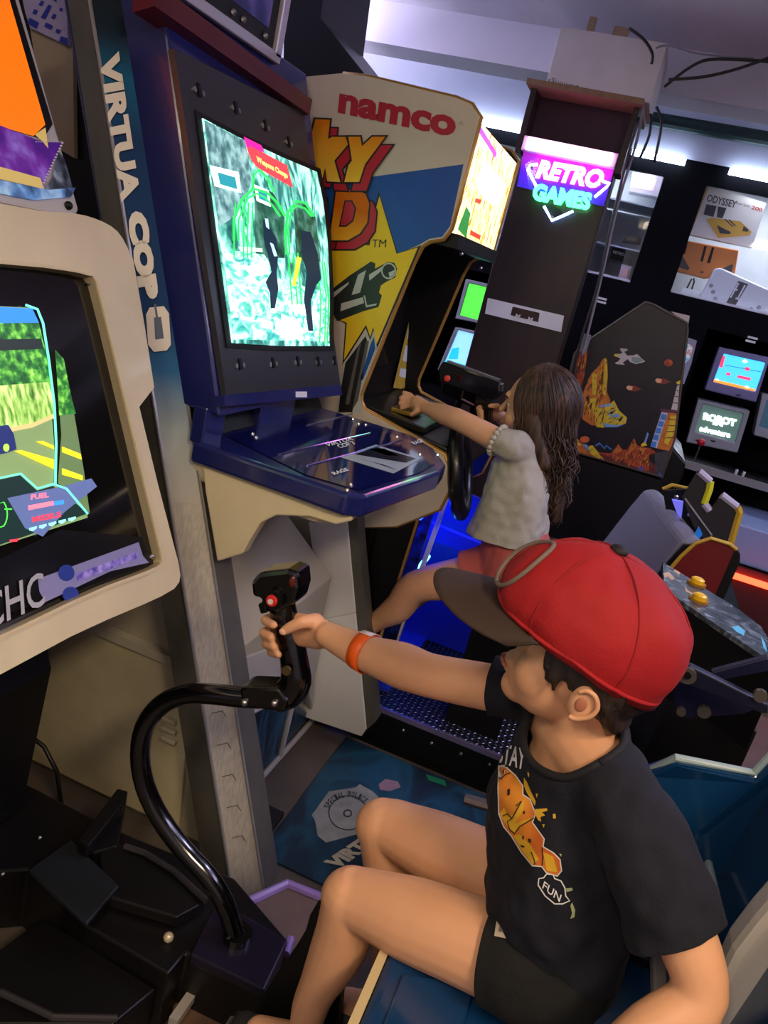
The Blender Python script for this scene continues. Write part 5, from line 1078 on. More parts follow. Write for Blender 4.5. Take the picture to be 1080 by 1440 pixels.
for p in ((979, 822), (982, 845)):
    c = onP(*p, CZ); MB().cyl(c, (0, 0, 1), .024, .006, 18).build('button_ring', mat('amber_ring', '9a6a10', .35), cp); MB().tube([c+V(0, 0, .006), c+V(0, 0, .016), c+V(0, 0, .019)], [.017, .017, .012], 16).build('yellow_button', mat('yellow_button', 'e8b81a', .25), cp, smooth=False)
# ------------------------------------------------------------------ folding bars under the panel
fl = thing('seat_linkage', 'dark blue folding steel bars with bolts behind the boy', 'linkage', (.4, 1.5, 0))
nb = mat('navy_steel', '1f2138', .4, metal=.4, var=.2); nb2 = mat('navy_steel_dark', '14163a', .45, metal=.3)
plate('link_bar', Z7([(510, 740), (540, 705), (590, 705), (1080, 950), (1080, 1010), (1040, 1005), (590, 830), (530, 800)]), PY(1.42), .02, nb, fl, bevel=.003)
plate('link_bar', Z7([(720, 745), (1080, 650), (1100, 690), (1090, 740), (760, 800)]), PY(1.47), .02, nb2, fl, bevel=.003)
plate('link_plate', Z7([(465, 815), (560, 800), (900, 920), (1000, 980), (930, 1010), (570, 1040), (500, 1010), (480, 900)]), PY(1.50), .02, nb2, fl, bevel=.003)
for p, r in (((570, 762), .016), ((1030, 890), .012), ((1070, 990), .010), ((675, 990), .013), ((530, 990), .009)):
    q = onP(*Z7([p])[0], PY(1.418 if p[1] < 900 else 1.495)); MB().cyl(q+V(0, .004, 0), (0, -1, 0), r, .010, 14).build('pivot_bolt', mat('dull_steel', '6a645c', .4, metal=.6), fl)
q = onP(*Z7([(570, 762)])[0], PY(1.41)); MB().cyl(q, (0, -1, 0), .007, .004, 10).build('pivot_socket', black, fl)
pitch = mat('matt_black', '030304', .95, spec=.05)
MB().box((.32, 1.53, 0), (.62, 1.72, .62)).build('linkage_housing', pitch, fl)

# ================================================================== blue seat of the boy
st = thing('blue_game_seat', 'glossy blue moulded game seat with white shell', 'seat', (.15, .92, 0))
blu = mat('seat_blue', '0e3a68', .22, var=.15, vs_=4, coat=.5); wsh = mat('seat_white_shell', 'c9c4bc', .35, coat=.2)
SZ = .66
MB().prism([V(-.07, .62, SZ), V(-.07, 1.10, SZ), V(.33, 1.10, SZ-.01), V(.33, .62, SZ-.01)], (0, 0, -.06)).build('seat_pan', blu, st, bevel=.015, seg=3)
MB().prism([V(-.083, .61, SZ-.004), V(-.07, .61, SZ-.004), V(-.07, 1.11, SZ-.004), V(-.083, 1.11, SZ-.004)], (0, 0, -.075)).build('front_rim', mat('seat_cream_rim', 'c8b48a', .4), st)
MB().prism([V(-.04, .72, SZ+.001), V(-.04, .86, SZ+.001), V(.06, .90, SZ+.001), V(.06, .70, SZ+.001)], (0, 0, .006)).build('seat_emboss', blu, st, bevel=.006)
# far wing and backrest
far = [V(.19, 1.11, SZ-.02), V(.20, 1.09, .98), V(.225, 1.07, 1.02), V(.335, 1.095, 1.03), V(.40, 1.10, 1.25), V(.46, 1.10, 1.25), V(.42, 1.12, SZ-.02)]
MB().prism(far, (0, .03, 0)).build('side_wing', blu, st, bevel=.008)
MB().tube([far[1]+V(.005, .01, 0), far[2]+V(0, .01, .004), far[3]+V(0, .01, .004), far[4]+V(-.004, .01, 0)], .006, 8).build('wing_rim', mat('seat_rim', '9ab0b8', .3), st)
MB().prism([V(.33, .66, SZ-.02), V(.36, .66, 1.0), V(.41, .66, 1.25), V(.46, .66, 1.25), V(.42, .66, SZ-.02)], (0, .46, 0)).build('backrest', blu, st, bevel=.015, seg=3)
MB().tube([onP(985, 1165, PX(.333)), onP(1000, 1230, PX(.33)), onP(1014, 1290, PX(.326))], .006, 8).build('back_seam_highlight', mat('seat_rim', '9ab0b8', .3), st)  # highlight along the groove painted as a pale tube
plate('side_bolster', [(1100, 1255), (1062, 1298), (1030, 1340), (1004, 1395), (990, 1480), (1110, 1520)], PY(.845), .05, wsh, st, bevel=.012)
plate('shell_strip', [(918, 1322), (943, 1328), (952, 1460), (922, 1460)], PZ(.668), .02, wsh, st, bevel=.004)
MB().prism([V(.335, .60, .30), V(.335, 1.15, .30), V(.50, 1.15, .30), V(.50, .60, .30)], (0, 0, .36)).build('shell_base', wsh, st, bevel=.02, seg=3)
MB().box((-.02, .70, 0), (.30, 1.05, .60)).build('pedestal', blacksat, st)
MB().prism([V(-.31, .90, .232), V(-.31, 1.0, .232), V(-.22, 1.02, .232), V(-.22, 1.14, .232), V(-.02, 1.14, .232), V(-.02, .90, .232)], (0, 0, .03)).build('foot_board', rubber, st, bevel=.004)
MB().box((-.20, .92, 0), (-.06, 1.10, .232)).build('foot_board_post', blacksat, st)
plate('leg_guard', [(434, 1290), (440, 1280), (455, 1274), (480, 1270), (478, 1400), (470, 1500), (320, 1500), (370, 1400), (410, 1342), (428, 1312)], PY(1.02), .03, mat('guard_black', '0a0a0c', .6, spec=.3), st, bevel=.006)
MB().tube([onP(655, 1123, PZ(.62)), onP(720, 1143, PZ(.64))], .012, 8).build('chrome_rail', chrome, st)
# ================================================================== people
from mathutils.bvhtree import BVHTree
def bvh(o):
    me = o.data; return BVHTree.FromPolygons([v.co for v in me.vertices], [tuple(p.vertices) for p in me.polygons])
def print_on(name, polys, tree, m, parent, off=.0015, step=6., txt=None):
    """cloth print: a traced outline laid onto the surface of the garment"""
    bm = bmesh.new(); uv = []
    if txt:
        s, TL, BL, BR, bold = txt; vs, fs = textmesh(s, bold)
        pv = [(BL[0]+(BR[0]-BL[0])*x+(TL[0]-BL[0])*y, BL[1]+(BR[1]-BL[1])*x+(TL[1]-BL[1])*y) for x, y in vs]
        bvs = [bm.verts.new((p[0], p[1], 0)) for p in pv]
        for f in fs:
            try: bm.faces.new([bvs[i] for i in f])
            except ValueError: pass
    else:
        for p in polys:
            tri = tessellate_polygon([[Vector((a, b, 0)) for a, b in p]]); bvs = [bm.verts.new((a, b, 0)) for a, b in p]
            for t in tri:
                try: bm.faces.new([bvs[i] for i in t])
                except ValueError: pass
    for _ in range(5):
        long = [e for e in bm.edges if e.calc_length() > step]
        if not long: break
        bmesh.ops.subdivide_edges(bm, edges=long, cuts=1); bmesh.ops.triangulate(bm, faces=bm.faces)
    bad = []
    for v in bm.verts:
        d = ray(v.co.x, v.co.y).normalized(); h = tree.ray_cast(EYE, d)
        if h[0] is None: bad.append(v)
        else: v.co = h[0]-d*off
    bmesh.ops.delete(bm, geom=bad, context='VERTS')
    me = bpy.data.meshes.new(name); bm.to_mesh(me); bm.free(); me.materials.append(m)
    for p in me.polygons: p.use_smooth = True
    return link(bpy.data.objects.new(name, me), parent)

skin = mat('skin', 'd9a27c', .5, var=.10, vs_=9, sss=.12)
skin2 = mat('skin_girl', 'dca680', .5, var=.10, vs_=9, sss=.12)
shirt_m = mat('navy_tshirt', '090c1d', .9, var=.15, vs_=30, bump=.25, bs=260)
short_m = mat('black_shorts', '060608', .9, var=.2, vs_=30, bump=.25, bs=220)
nail_m = mat('nail', 'e0b09a', .35)

# ---------------------------------------------------------------- the boy
boy = thing('person', 'boy in red cap and navy tee reaching for the joystick', 'person', (.12, .95, .65))
Hc = V(.058, .955, 1.178); yaw = radians(3); pit = radians(-8)
F = V(-cos(yaw)*cos(pit), sin(yaw)*cos(pit), -sin(pit)); Lf = V(0, 0, 1).cross(F).normalized(); U = F.cross(Lf).normalized()
def H(f, l, u): return Hc+F*f+Lf*l+U*u
b = MB()
b.ell(H(-.005, 0, .02), F*.094, Lf*.076, U*.096, 24, 16)
b.ell(H(.030, 0, -.045), F*.060, Lf*.056, U*.058, 20, 12)
b.ell(H(.062, 0, -.082), F*.026, Lf*.028, U*.022, 16, 10)
for s in (-1, 1):
    b.ell(H(.044, .032*s, -.036), F*.036, Lf*.028, U*.040, 16, 10)
    b.ell(H(-.010, .077*s, -.022), F*.016, Lf*.010, U*.024, 16, 10)
    b.ell(H(-.014, .084*s, -.019), F*.017, Lf*.006, U*.024, 14, 8)
b.limb([(H(.088, 0, .012), .008, .009), (H(.103, 0, -.016), .012, .011)], 12, side=Lf)
b.ell(H(.086, 0, -.050), F*.012, Lf*.024, U*.007, 14, 8); b.ell(H(.083, 0, -.062), F*.012, Lf*.020, U*.007, 14, 8)
b.ell(H(.080, 0, .022), F*.016, Lf*.050, U*.012, 14, 8)
nb_ = V(.088, .955, 1.062)
b.limb([(H(-.030, 0, -.03), .042, .046), (H(-.035, 0, -.085), .042, .044), (nb_+V(.01, 0, -.02), .050, .050)], 18, side=Lf)
sN, sF = V(.152, .848, 1.060), V(.022, 1.052, 1.052)
sd_ = (sF-sN).normalized()
pelv = V(.155, .955, .75)
b.limb([(pelv, .095, .075), (V(.13, .95, .86), .095, .070), (V(.100, .95, .98), .105, .072), (V(.090, .955, 1.04), .085, .055)], 20, side=sd_)
b.limb([(sN, .040), (sN*.5+sF*.5, .05), (sF, .040)], 16, side=(0, 0, 1))
# near arm
elN, wrN = V(.278, .775, .925), V(.185, .70, .80)
b.limb([(sN, .038), (sN*.5+elN*.5+V(.012, -.01, 0), .036), (elN, .031), (elN*.6+wrN*.4, .031), (wrN, .021)], 16)
b.limb([(wrN, .02, .014), (wrN+V(-.03, -.005, -.045), .032, .014), (wrN+V(-.05, 0, -.08), .030, .012)], 14, side=(0, 1, 0))
for k in range(4): q = wrN+V(-.05, -.027+k*.018, -.08); b.limb([(q, .0075), (q+V(-.025, 0, -.018), .007), (q+V(-.05, 0, -.02), .006)], 8)
# far arm
elF = D(606, 950, 1.215); wb_ = D(512, 917, 1.29); wrF = D(462, 893, 1.335); pal = D(434, 886, 1.372)
b.limb([(sF, .037), (sF*.5+elF*.5, .036), (elF, .035), (wb_*.4+elF*.6, .038), (wb_, .031), (wrF, .023, .025)], 18, side=(0, 0, 1))
b.limb([(wrF, .023, .019), (pal+V(.012, 0, .0), .031, .018), (D(420, 885, 1.395), .032, .016)], 16, side=(0, 0, 1))
fing = [((418, 868), (386, 868), (373, 872), (385, 879)), ((418, 884), (385, 886), (370, 890), (382, 896)), ((419, 898), (387, 901), (374, 905), (386, 910)), ((420, 910), (391, 914), (381, 918), (392, 921))]
for i, fpx in enumerate(fing):
    r_ = .0098 if i < 3 else .0085; dd = (1.425, 1.435, 1.405, 1.372)
    P_ = [D(*fpx[k], dd[k]) for k in range(4)]
    b.limb([(P_[0], r_*1.05), (P_[1], r_), (P_[2], r_*.96), (P_[3], r_*.85)], 10)
th = [D(444, 874, 1.352), D(428, 874, 1.338), D(413, 880, 1.343), D(400, 887, 1.352)]
b.limb([(th[0], .016), (th[1], .0125), (th[2], .0112), (th[3], .0095)], 12)
# legs
hN, hF = V(.105, .895, .745), V(.105, 1.02, .755); kN, kF = V(-.165, .945, .668), V(-.168, 1.085, .700); aN, aF = V(-.172, .955, .36), V(-.055, 1.085, .36)
for h, k, a in ((hN, kN, aN), (hF, kF, aF)):
    b.limb([(h, .066), (h*.5+k*.5, .060), (k+V(.03, 0, .003), .048)], 18); b.ell(k+V(.006, 0, -.004), V(.044, 0, 0), V(0, .042, 0), V(0, 0, .046), 18, 12)
    b.limb([(k+V(.01, 0, .0), .045), (k*.68+a*.32+V(.016, 0, 0), .044, .046), (a*.75+k*.25, .032), (a, .027)], 18)
    b.limb([(a+V(.01, 0, -.03), .028, .028), (a+V(-.08, 0, -.062), .028, .022)], 14)
body = b.skin('body', skin, boy, voxel=.0032, it=12, fac=.5)
# eyes and mouth
for s in (-1, 1):
    e = MB().sph(H(.071, .033*s, .005), .012, 14, 10).build('eye', mat('eye_white', 'd8d4cc', .2), boy, smooth=True)
    MB().sph(H(.0795, .034*s, .004), .0052, 10, 7).build('iris', mat('iris_brown', '2a160c', .2), e, smooth=True)
    MB().limb([(H(.084, .018*s, .024), .0035), (H(.085, .034*s, .029), .0042), (H(.074, .052*s, .024), .003)], 8).build('eyebrow', mat('hair_brown', '24160f', .6), boy, smooth=True)
MB().limb([(H(.092, -.018, -.056), .003), (H(.099, 0, -.055), .0035), (H(.092, .018, -.056), .003)], 8).build('lips', mat('lips', 'b06a5c', .4), boy, smooth=True)
for t in (th[3], ): MB().ell(t+V(0, -.008, .001), V(.007, 0, 0), V(0, .003, 0), V(0, 0, .006), 10, 6).build('thumb_nail', nail_m, boy, smooth=True)
# ear folds
MB().tube(smoothpath([H(-.002, .0895, -.004), H(-.010, .091, .003), H(-.021, .0915, .001), H(-.029, .090, -.012), H(-.026, .090, -.026), H(-.014, .0885, -.038), H(-.006, .087, -.040)], 5), .0032, 8).build('ear_rim', skin, boy, smooth=True)
MB().ell(H(-.011, .0892, -.018), F*.007, Lf*.0022, U*.010, 12, 8).build('ear_shade', mat('ear_shade', 'a86a50', .6), boy, smooth=True)  # shade inside the ear put into a darker skin patch
# hair under the cap
hm = noisemat('short_hair', [(.35, '120b08'), (.6, '2c1c13')], 90, .5, stretch=(1, 1, .2), bump=.6)
hb = MB(); hb.ell(H(-.014, 0, .020), F*.086, Lf*.080, U*.088, 24, 14)
hb.limb([(H(.045, .062, .010), .012, .006), (H(.036, .070, -.018), .008, .005)], 10)
hb.limb([(H(-.042, .066, -.01), .014, .009), (H(-.054, .050, -.040), .015, .011), (H(-.068, 0, -.048), .017, .012), (H(-.054, -.05, -.040), .015, .011)], 12)
for k in range(10):
    x = .050-k*.011; hb.limb([(H(x, .071, .016), .008, .005), (H(x-.004, .077, -.006-.010*(k % 3)), .004, .003)], 8)
hair_b = hb.skin('hair', hm, boy, voxel=.004, it=3)
# cap
Cc = H(.024, 0, .046); tl_ = radians(-7)
Fc = F*cos(tl_)+U*sin(tl_); Uc = U*cos(tl_)-F*sin(tl_)
Fc = (F*cos(radians(4))-U*sin(radians(4))); Uc = (U*cos(radians(4))+F*sin(radians(4)))
capm = mat('cap_red_cotton', 'a00a13', .8, var=.15, vs_=8, bump=.2, bs=240)
brimm = mat('cap_brim_brown', '35261f', .8, var=.1, bump=.15, bs=240)
nu, nv = 72, 22; vs_c = []; fc = []
def capr(q, t):
    """radius factor: six stitched panels, slack towards the back"""
    seam = abs(((q/(2*pi)*6) % 1)-.5)*2       # 1 at seams
    k = 1-.020*max(0, seam-.86)/.14*min(1, t*1.3)
    bulge = 1+.15*max(0, -cos(q))*sin(pi*min(1, t*1.1))+.012*sin(5*q+3*t)*sin(pi*t)+.008*sin(9*q-4*t)*t
    return k*bulge
for i in range(nv+1):
    t = i/nv; ph = t*radians(103)
    for j in range(nu):
        q = 2*pi*j/nu; r = capr(q, t)
        dz = -.040*max(0, -cos(q))*t*t+.012*max(0, cos(q))*t*t
        rr = sin(min(ph, pi/2))*(1-.06*max(0, ph-pi/2)/.22)
        vs_c.append(Cc+Fc*(.123*rr*cos(q)*r)+Lf*(.100*rr*sin(q)*r)+Uc*(.101*cos(ph)*(1+.02*cos(q))+dz))
for i in range(nv):
    for j in range(nu): fc.append((i*nu+j, i*nu+(j+1) % nu, (i+1)*nu+(j+1) % nu, (i+1)*nu+j))
cap = mesh('cap', vs_c, fc, capm, boy, smooth=True)
wrinkle(cap, .005, 17., 4.)
md = cap.modifiers.new('t', 'SOLIDIFY'); md.thickness = .004; md.offset = -1
MB().ell(Cc+Uc*.103, Fc*.012, Lf*.012, Uc*.007, 14, 8).build('cap_button', mat('cap_button_black', '120d10', .7), cap, smooth=True)
for k in range(6):
    j = int(nu*k/6); MB().tube([vs_c[i*nu+j]+(vs_c[i*nu+j]-Cc).normalized()*.0002 for i in range(1, nv+1)], .0014, 6).build('cap_seam', mat('cap_seam_red', '8f0a12', .8), cap, smooth=True)
MB().tube([vs_c[(nv-1)*nu+j]+(vs_c[(nv-1)*nu+j]-Cc).normalized()*.001 for j in list(range(nu))+[0]], .003, 6).build('cap_hem', capm, cap, smooth=True)
# brim: curved plate growing out of the front hem
bv = []; m_ = 25; kk = 9
for i in range(m_):
    q = radians(-70+140*i/(m_-1)); base = Cc+Fc*(.119*cos(q))+Lf*(.098*sin(q))+Uc*(-.010+.0)
    for k in range(kk):
        s = k/(kk-1); w_ = max(0, cos(q*1.27))**.24
        p = base+Fc*(.088*s*w_)+Lf*(.004*s*sin(q))-Uc*(.014*s*w_+.022*(sin(q)**2)*(.3+.7*s))
        bv.append(p)
bf = [(i*kk+k, (i+1)*kk+k, (i+1)*kk+k+1, i*kk+k+1) for i in range(m_-1) for k in range(kk-1)]
br_ = mesh('cap_brim', bv, bf, brimm, cap, smooth=True); md = br_.modifiers.new('t', 'SOLIDIFY'); md.thickness = .004; md.offset = 0
# ring emblem on the cap front
er = []
for i in range(33):
    a = 2*pi*i/32; q = .30+.36*sin(a)*1.0; t = .62+.25*cos(a); ph = t*radians(103)
    er.append(Cc+Fc*(.127*sin(ph)*cos(q))+Lf*(.103*sin(ph)*sin(q))+Uc*(.104*cos(ph)+.012*t*t))
MB().tube(er, .0032, 8).build('cap_emblem_ring', mat('emblem_grey', '6f5f55', .7), cap, smooth=True)
# t-shirt
tb_ = MB()
tb_.limb([(V(.142, .95, .785), .116, .094), (V(.120, .945, .86), .122, .102), (V(.096, .95, .955), .122, .100), (V(.088, .952, 1.035), .105, .080), (V(.088, .955, 1.072), .066, .056)], 28, side=sd_)
tb_.limb([(sN+V(-.02, .03, .0), .052), (sN*.5+sF*.5, .056), (sF+V(.02, -.03, 0), .050)], 16, side=(0, 0, 1))
sle = sN*.30+elN*.70
tb_.limb([(sN+V(-.01, .01, 0), .052), (sN*.62+elN*.38+V(.008, -.006, 0), .054), (sle, .054, .056)], 20)
slf = sF*.58+elF*.42
tb_.limb([(sF, .050), (sF*.75+elF*.25, .047), (slf, .046)], 20, side=(0, 0, 1))
shirt = tb_.skin('tshirt', shirt_m, boy, voxel=.0045, it=10, fac=.5)
# cut the garment open at neck, sleeve ends: remove cloth inside the neck ring / past the cuffs
def trim(o, tests):
    bm = bmesh.new(); bm.from_mesh(o.data)
    for c, n in tests:
        geom = [f for f in bm.faces if (f.calc_center_median()-c[0]).length < c[1]]
        es = set(e for f in geom for e in f.edges); vv = set(v for f in geom for v in f.verts)
        bmesh.ops.bisect_plane(bm, geom=list(geom)+list(es)+list(vv), plane_co=c[0], plane_no=n, clear_outer=False)
        dl = [f for f in bm.faces if (f.calc_center_median()-c[0]).length < c[1] and (f.calc_center_median()-c[0]).dot(n) > 0]
        bmesh.ops.delete(bm, geom=dl, context='FACES')
    bm.to_mesh(o.data); bm.free()
def neck_cut(o, c, n, r, r2=None):
    """open the garment along a tilted neck cylinder and add a rib around the edge"""
    bm = bmesh.new(); bm.from_mesh(o.data); a1 = sd_; a1 = (a1-n*a1.dot(n)).normalized(); a2 = n.cross(a1)
    def rad(p): q = p-c; return sqrt((q.dot(a1)/r)**2+(q.dot(a2)/(r2 or r))**2)
    dl = [f for f in bm.faces if rad(f.calc_center_median()) < 1 and (f.calc_center_median()-c).dot(n) > -.03]
    bmesh.ops.delete(bm, geom=dl, context='FACES')
    ed = [v for v in bm.verts if any(e.is_boundary for e in v.link_edges) and rad(v.co) < 1.25 and (v.co-c).length < .11]
    hs_ = []
    for v in ed:
        q = v.co-c; k = rad(v.co); h = q.dot(n); pr = q-n*h; v.co = c+pr/k*1.0+n*h
        hs_.append((atan2(v.co.__sub__(c).dot(a2), v.co.__sub__(c).dot(a1)), v.co.copy()))
    bm.to_mesh(o.data); bm.free(); hs_.sort(key=lambda t: t[0]); N_ = 40; ring_ = []
    for i in range(N_):
        a = -pi+2*pi*i/N_; sel = [p for t, p in hs_ if abs((t-a+pi) % (2*pi)-pi) < .25]
        if sel: ring_.append(sum(sel, V(0, 0, 0))/len(sel))
    if len(ring_) > 8: MB().tube(ring_+[ring_[0]], .0055, 8).build('collar', mat('navy_rib', '0d0e16', .85) if o.parent == boy else tee, o, smooth=True)
dN = (sle-sN).normalized(); dF = (slf-sF).normalized()
wrinkle(shirt, .010, 15., 2.)
trim(shirt, [((sle, .09), dN), ((slf, .075), dF)])
neck_cut(shirt, nb_+V(-.012, -.016, -.004), V(-.30, -.30, .90).normalized(), .078, .062)
md = shirt.modifiers.new('t', 'SOLIDIFY'); md.thickness = .003; md.offset = -1
tree = bvh(shirt)
# chest print (orange, mustard blob lettering with white outline, splashes and words)
ZS = lambda l: zoom(l, 680, 1020, 4.5)
pw_ = mat('print_white_ink', 'd8d8d8', .6); po = mat('print_orange_ink', 'd98a2a', .6, col2='c05a20', vs_=12); py_ = mat('print_mustard_ink', 'd8a828', .6); pk_ = mat('print_black_ink', '14100c', .7)
blob = [(100, 262), (130, 258), (200, 320), (245, 385), (245, 440), (290, 470), (325, 560), (305, 615), (380, 720), (372, 770), (440, 810), (480, 850), (490, 920), (465, 950), (400, 930), (370, 890), (310, 885), (240, 800), (180, 700), (130, 640), (100, 560), (95, 400)]
print_on('print_outline', [grow(ZS(blob), 1.6)], tree, pw_, shirt, .0012)
print_on('print_blob', [ZS(blob)], tree, po, shirt, .0018)
print_on('print_blob_light', [ZS([(100, 560), (130, 520), (150, 570), (200, 560), (230, 500), (260, 470), (250, 540), (200, 620), (300, 600), (320, 580), (240, 640), (200, 680), (160, 650)]), ZS([(190, 700), (230, 690), (300, 760), (350, 850), (310, 880), (240, 790)]), ZS([(375, 800), (440, 830), (470, 930), (400, 920)])], tree, py_, shirt, .0024)
lines = []
for l in ([(105, 340), (140, 310), (170, 300)], [(205, 510), (240, 480), (180, 590), (150, 610), (165, 660), (200, 690)], [(120, 575), (150, 560), (180, 590)], [(200, 680), (230, 640), (320, 585)], [(300, 800), (320, 850), (325, 880)], [(370, 770), (375, 830), (370, 890)]): lines += [ZS(r) for r in ribbon(l, 7)]
lines += [ZS([(150, 405), (168, 400), (165, 440), (150, 445)]), ZS([(245, 700), (255, 700), (255, 725), (245, 720)]), ZS([(280, 715), (300, 720), (300, 745), (285, 740)]), ZS([(235, 755), (260, 765), (255, 775), (235, 768)]), ZS([(250, 545), (262, 540), (262, 560), (250, 562)])]
print_on('print_lines', lines, tree, pk_, shirt, .003, 4)
print_on('print_splash', [ZS([(255, 330), (275, 360), (300, 420), (330, 480), (325, 510), (300, 470), (270, 420), (255, 380)]), ZS([(325, 530), (400, 525), (405, 540), (370, 550), (390, 570), (360, 580), (365, 610), (345, 600), (330, 570)]), ZS([(438, 562), (455, 560), (458, 588), (440, 590)]), ZS([(330, 430), (345, 435), (335, 460)]), ZS([(370, 625), (388, 628), (380, 648)]), ZS([(280, 290), (290, 310), (285, 330), (278, 310)])], tree, py_, shirt, .002)
print_on('print_word', None, tree, pw_, shirt, .002, 5, txt=('STAY', (703, 1043), (699, 1072), (737, 1083), .02))
print_on('print_bubble', [ZS(r) for r in ribbon([(345, 1010), (350, 970), (380, 965), (400, 940), (440, 945), (450, 970), (490, 985), (515, 1030), (520, 1080), (545, 1110), (500, 1130), (450, 1130), (390, 1080), (345, 1010)], 8)], tree, pw_, shirt, .002, 4)
print_on('print_word', None, tree, pw_, shirt, .002, 5, txt=('FUN', ZS([(385, 985)])[0], ZS([(370, 1030)])[0], ZS([(480, 1120)])[0], .01))
print_on('print_squiggle', [ZS([(522, 1032), (560, 1028), (565, 1045), (525, 1055)]), ZS([(560, 1120), (580, 1170), (575, 1215), (548, 1225), (560, 1190), (550, 1140)]), ZS([(478, 812), (494, 815), (490, 832)])], tree, mat('print_green_ink', '9aa87a', .6), shirt, .002)
# shorts
sb_ = MB()
sb_.limb([(V(.16, .955, .735), .112, .085), (V(.145, .955, .80), .112, .085)], 24, side=(0, 1, 0))
for h, k in ((hN, kN), (hF, kF)): sb_.limb([(V(.15, h.y, .745), .076), (h, .078), (h*.9+k*.1, .074), (h*.74+k*.26, .072)], 22)
shorts = sb_.skin('shorts', short_m, boy, voxel=.005, it=8)
wrinkle(shorts, .005, 12., 5.)
trim(shorts, [(((h*.86+k*.14), .12), (k-h).normalized()) for h, k in ((hN, kN), (hF, kF))])
md = shorts.modifiers.new('t', 'SOLIDIFY'); md.thickness = .003; md.offset = -1
ts = bvh(shorts)
print_on('shorts_label', [[(699, 1289), (719, 1293), (718, 1321), (695, 1316)]], ts, mat('label_cloth', 'b8aa98', .7), shorts, .002); print_on('shorts_label_mark', [[(703, 1298), (714, 1300), (713, 1312), (701, 1310)]], ts, mat('label_mark', '6a5a52', .7), shorts, .003)
# wristband
ax = (wrF-wb_).normalized(); wbm = mat('orange_band', 'f0600a', .45)
band = MB(); u1 = (V(0, 0, 1)-ax*ax.z).normalized(); u2 = ax.cross(u1); R1 = [.0285, .0283]
vsb = []
for k, c in enumerate((wb_-ax*.012, wb_+ax*.012)):
    for j in range(32): a = 2*pi*j/32; vsb.append(c+(u1*cos(a)*.0335+u2*sin(a)*.0335)*(1-.05*k))
wbd = mesh('wristband', vsb, [(j, (j+1) % 32, 32+(j+1) % 32, 32+j) for j in range(32)], wbm, boy, smooth=True); md = wbd.modifiers.new('t', 'SOLIDIFY'); md.thickness = .0012; md.offset = 1
tg = []
for c, k in ((wb_-ax*.0125, 1.0), (wb_+ax*.0125, .95)):
    for j in range(-4, 5): a = radians(22)+radians(8)*j; tg.append(c+(u1*cos(a)+u2*sin(a))*.0352*k)
wt = mesh('wristband_tab', tg, [(j, j+1, 9+j+1, 9+j) for j in range(8)], mat('band_white', 'e8d8d0', .5), wbd, smooth=True); md = wt.modifiers.new('t', 'SOLIDIFY'); md.thickness = .001; md.offset = 1
# shoes
for a in (aN, aF):
    s = MB(); s.limb([(a+V(.025, 0, -.065), .034, .030), (a+V(-.05, 0, -.072), .038, .026), (a+V(-.11, 0, -.076), .034, .020)], 18); s.limb([(a+V(.012, 0, -.02), .036), (a+V(.012, 0, -.06), .037)], 16)
    so = s.skin('shoe', mat('dark_shoe', '1c1a1a', .7, bump=.3), boy, voxel=.004, it=4)
    MB().prism([V(a.x+.055, a.y-.035, a.z-.098), V(a.x+.055, a.y+.035, a.z-.098), V(a.x-.08, a.y+.038, a.z-.098), V(a.x-.14, a.y+.02, a.z-.098), V(a.x-.14, a.y-.02, a.z-.098), V(a.x-.08, a.y-.038, a.z-.098)], (0, 0, .014)).build('shoe_sole', mat('pale_sole', '4a4644', .6), so, bevel=.004)

# ---------------------------------------------------------------- the girl
girl = thing('person', 'girl with long brown hair in pale tee and coral shorts aiming a toy gun', 'person', (-.15, 2.3, .74))
GD = 2.35
Hg = D(756, 577, GD); gy = radians(8)
Fg = V(-cos(gy)*.99, sin(gy)*.99, -.13).normalized(); Lg = V(0, 0, 1).cross(Fg).normalized(); Ug = Fg.cross(Lg).normalized(); S = 1.08
def G(f, l, u): return Hg+Fg*f*S+Lg*l*S+Ug*u*S
b = MB()
b.ell(G(-.005, 0, .02), Fg*.094*S, Lg*.076*S, Ug*.094*S, 24, 16)
b.ell(G(.032, 0, -.042), Fg*.056*S, Lg*.054*S, Ug*.054*S, 20, 12); b.ell(G(.064, 0, -.078), Fg*.022*S, Lg*.024*S, Ug*.018*S, 14, 10)
for s in (-1, 1):
    b.ell(G(.073, .033*s, .016), Fg*.010, Lg*.016, Ug*.006, 12, 8); b.ell(G(.073, .033*s, -.004), Fg*.009, Lg*.015, Ug*.005, 12, 8)
    b.ell(G(.048, .034*s, -.030), Fg*.036*S, Lg*.028*S, Ug*.034*S, 16, 10); b.ell(G(-.010, .080*s, -.016), Fg*.018*S, Lg*.008*S, Ug*.028*S, 14, 8)
b.limb([(G(.090, 0, .012), .007*S, .008*S), (G(.106, 0, -.014), .010*S, .010*S)], 12, side=Lg)
b.ell(G(.088, 0, -.044), Fg*.012*S, Lg*.022*S, Ug*.006*S, 12, 8); b.ell(G(.085, 0, -.055), Fg*.011*S, Lg*.018*S, Ug*.006*S, 12, 8)
b.ell(G(.082, 0, .030), Fg*.014*S, Lg*.048*S, Ug*.016*S, 14, 8)
nk = D(741, 640, GD); ch = D(730, 690, GD); pv = D(722, 782, GD+.04)
b.limb([(G(-.02, 0, -.04), .040), (D(745, 625, GD), .040), (nk, .042)], 16)
b.limb([(nk, .075, .05), (ch, .095, .075), (D(724, 735, GD+.02), .090, .072), (pv, .100, .082)], 18, side=Lg)
gsN, gsF = D(716, 628, 2.26), D(752, 622, 2.46)
b.limb([(gsN, .036), (nk+V(0, 0, -.01), .04), (gsF, .036)], 14)
eN, wN, pN = D(648, 592, 2.33), D(601, 574, 2.43), D(584, 566, 2.46)
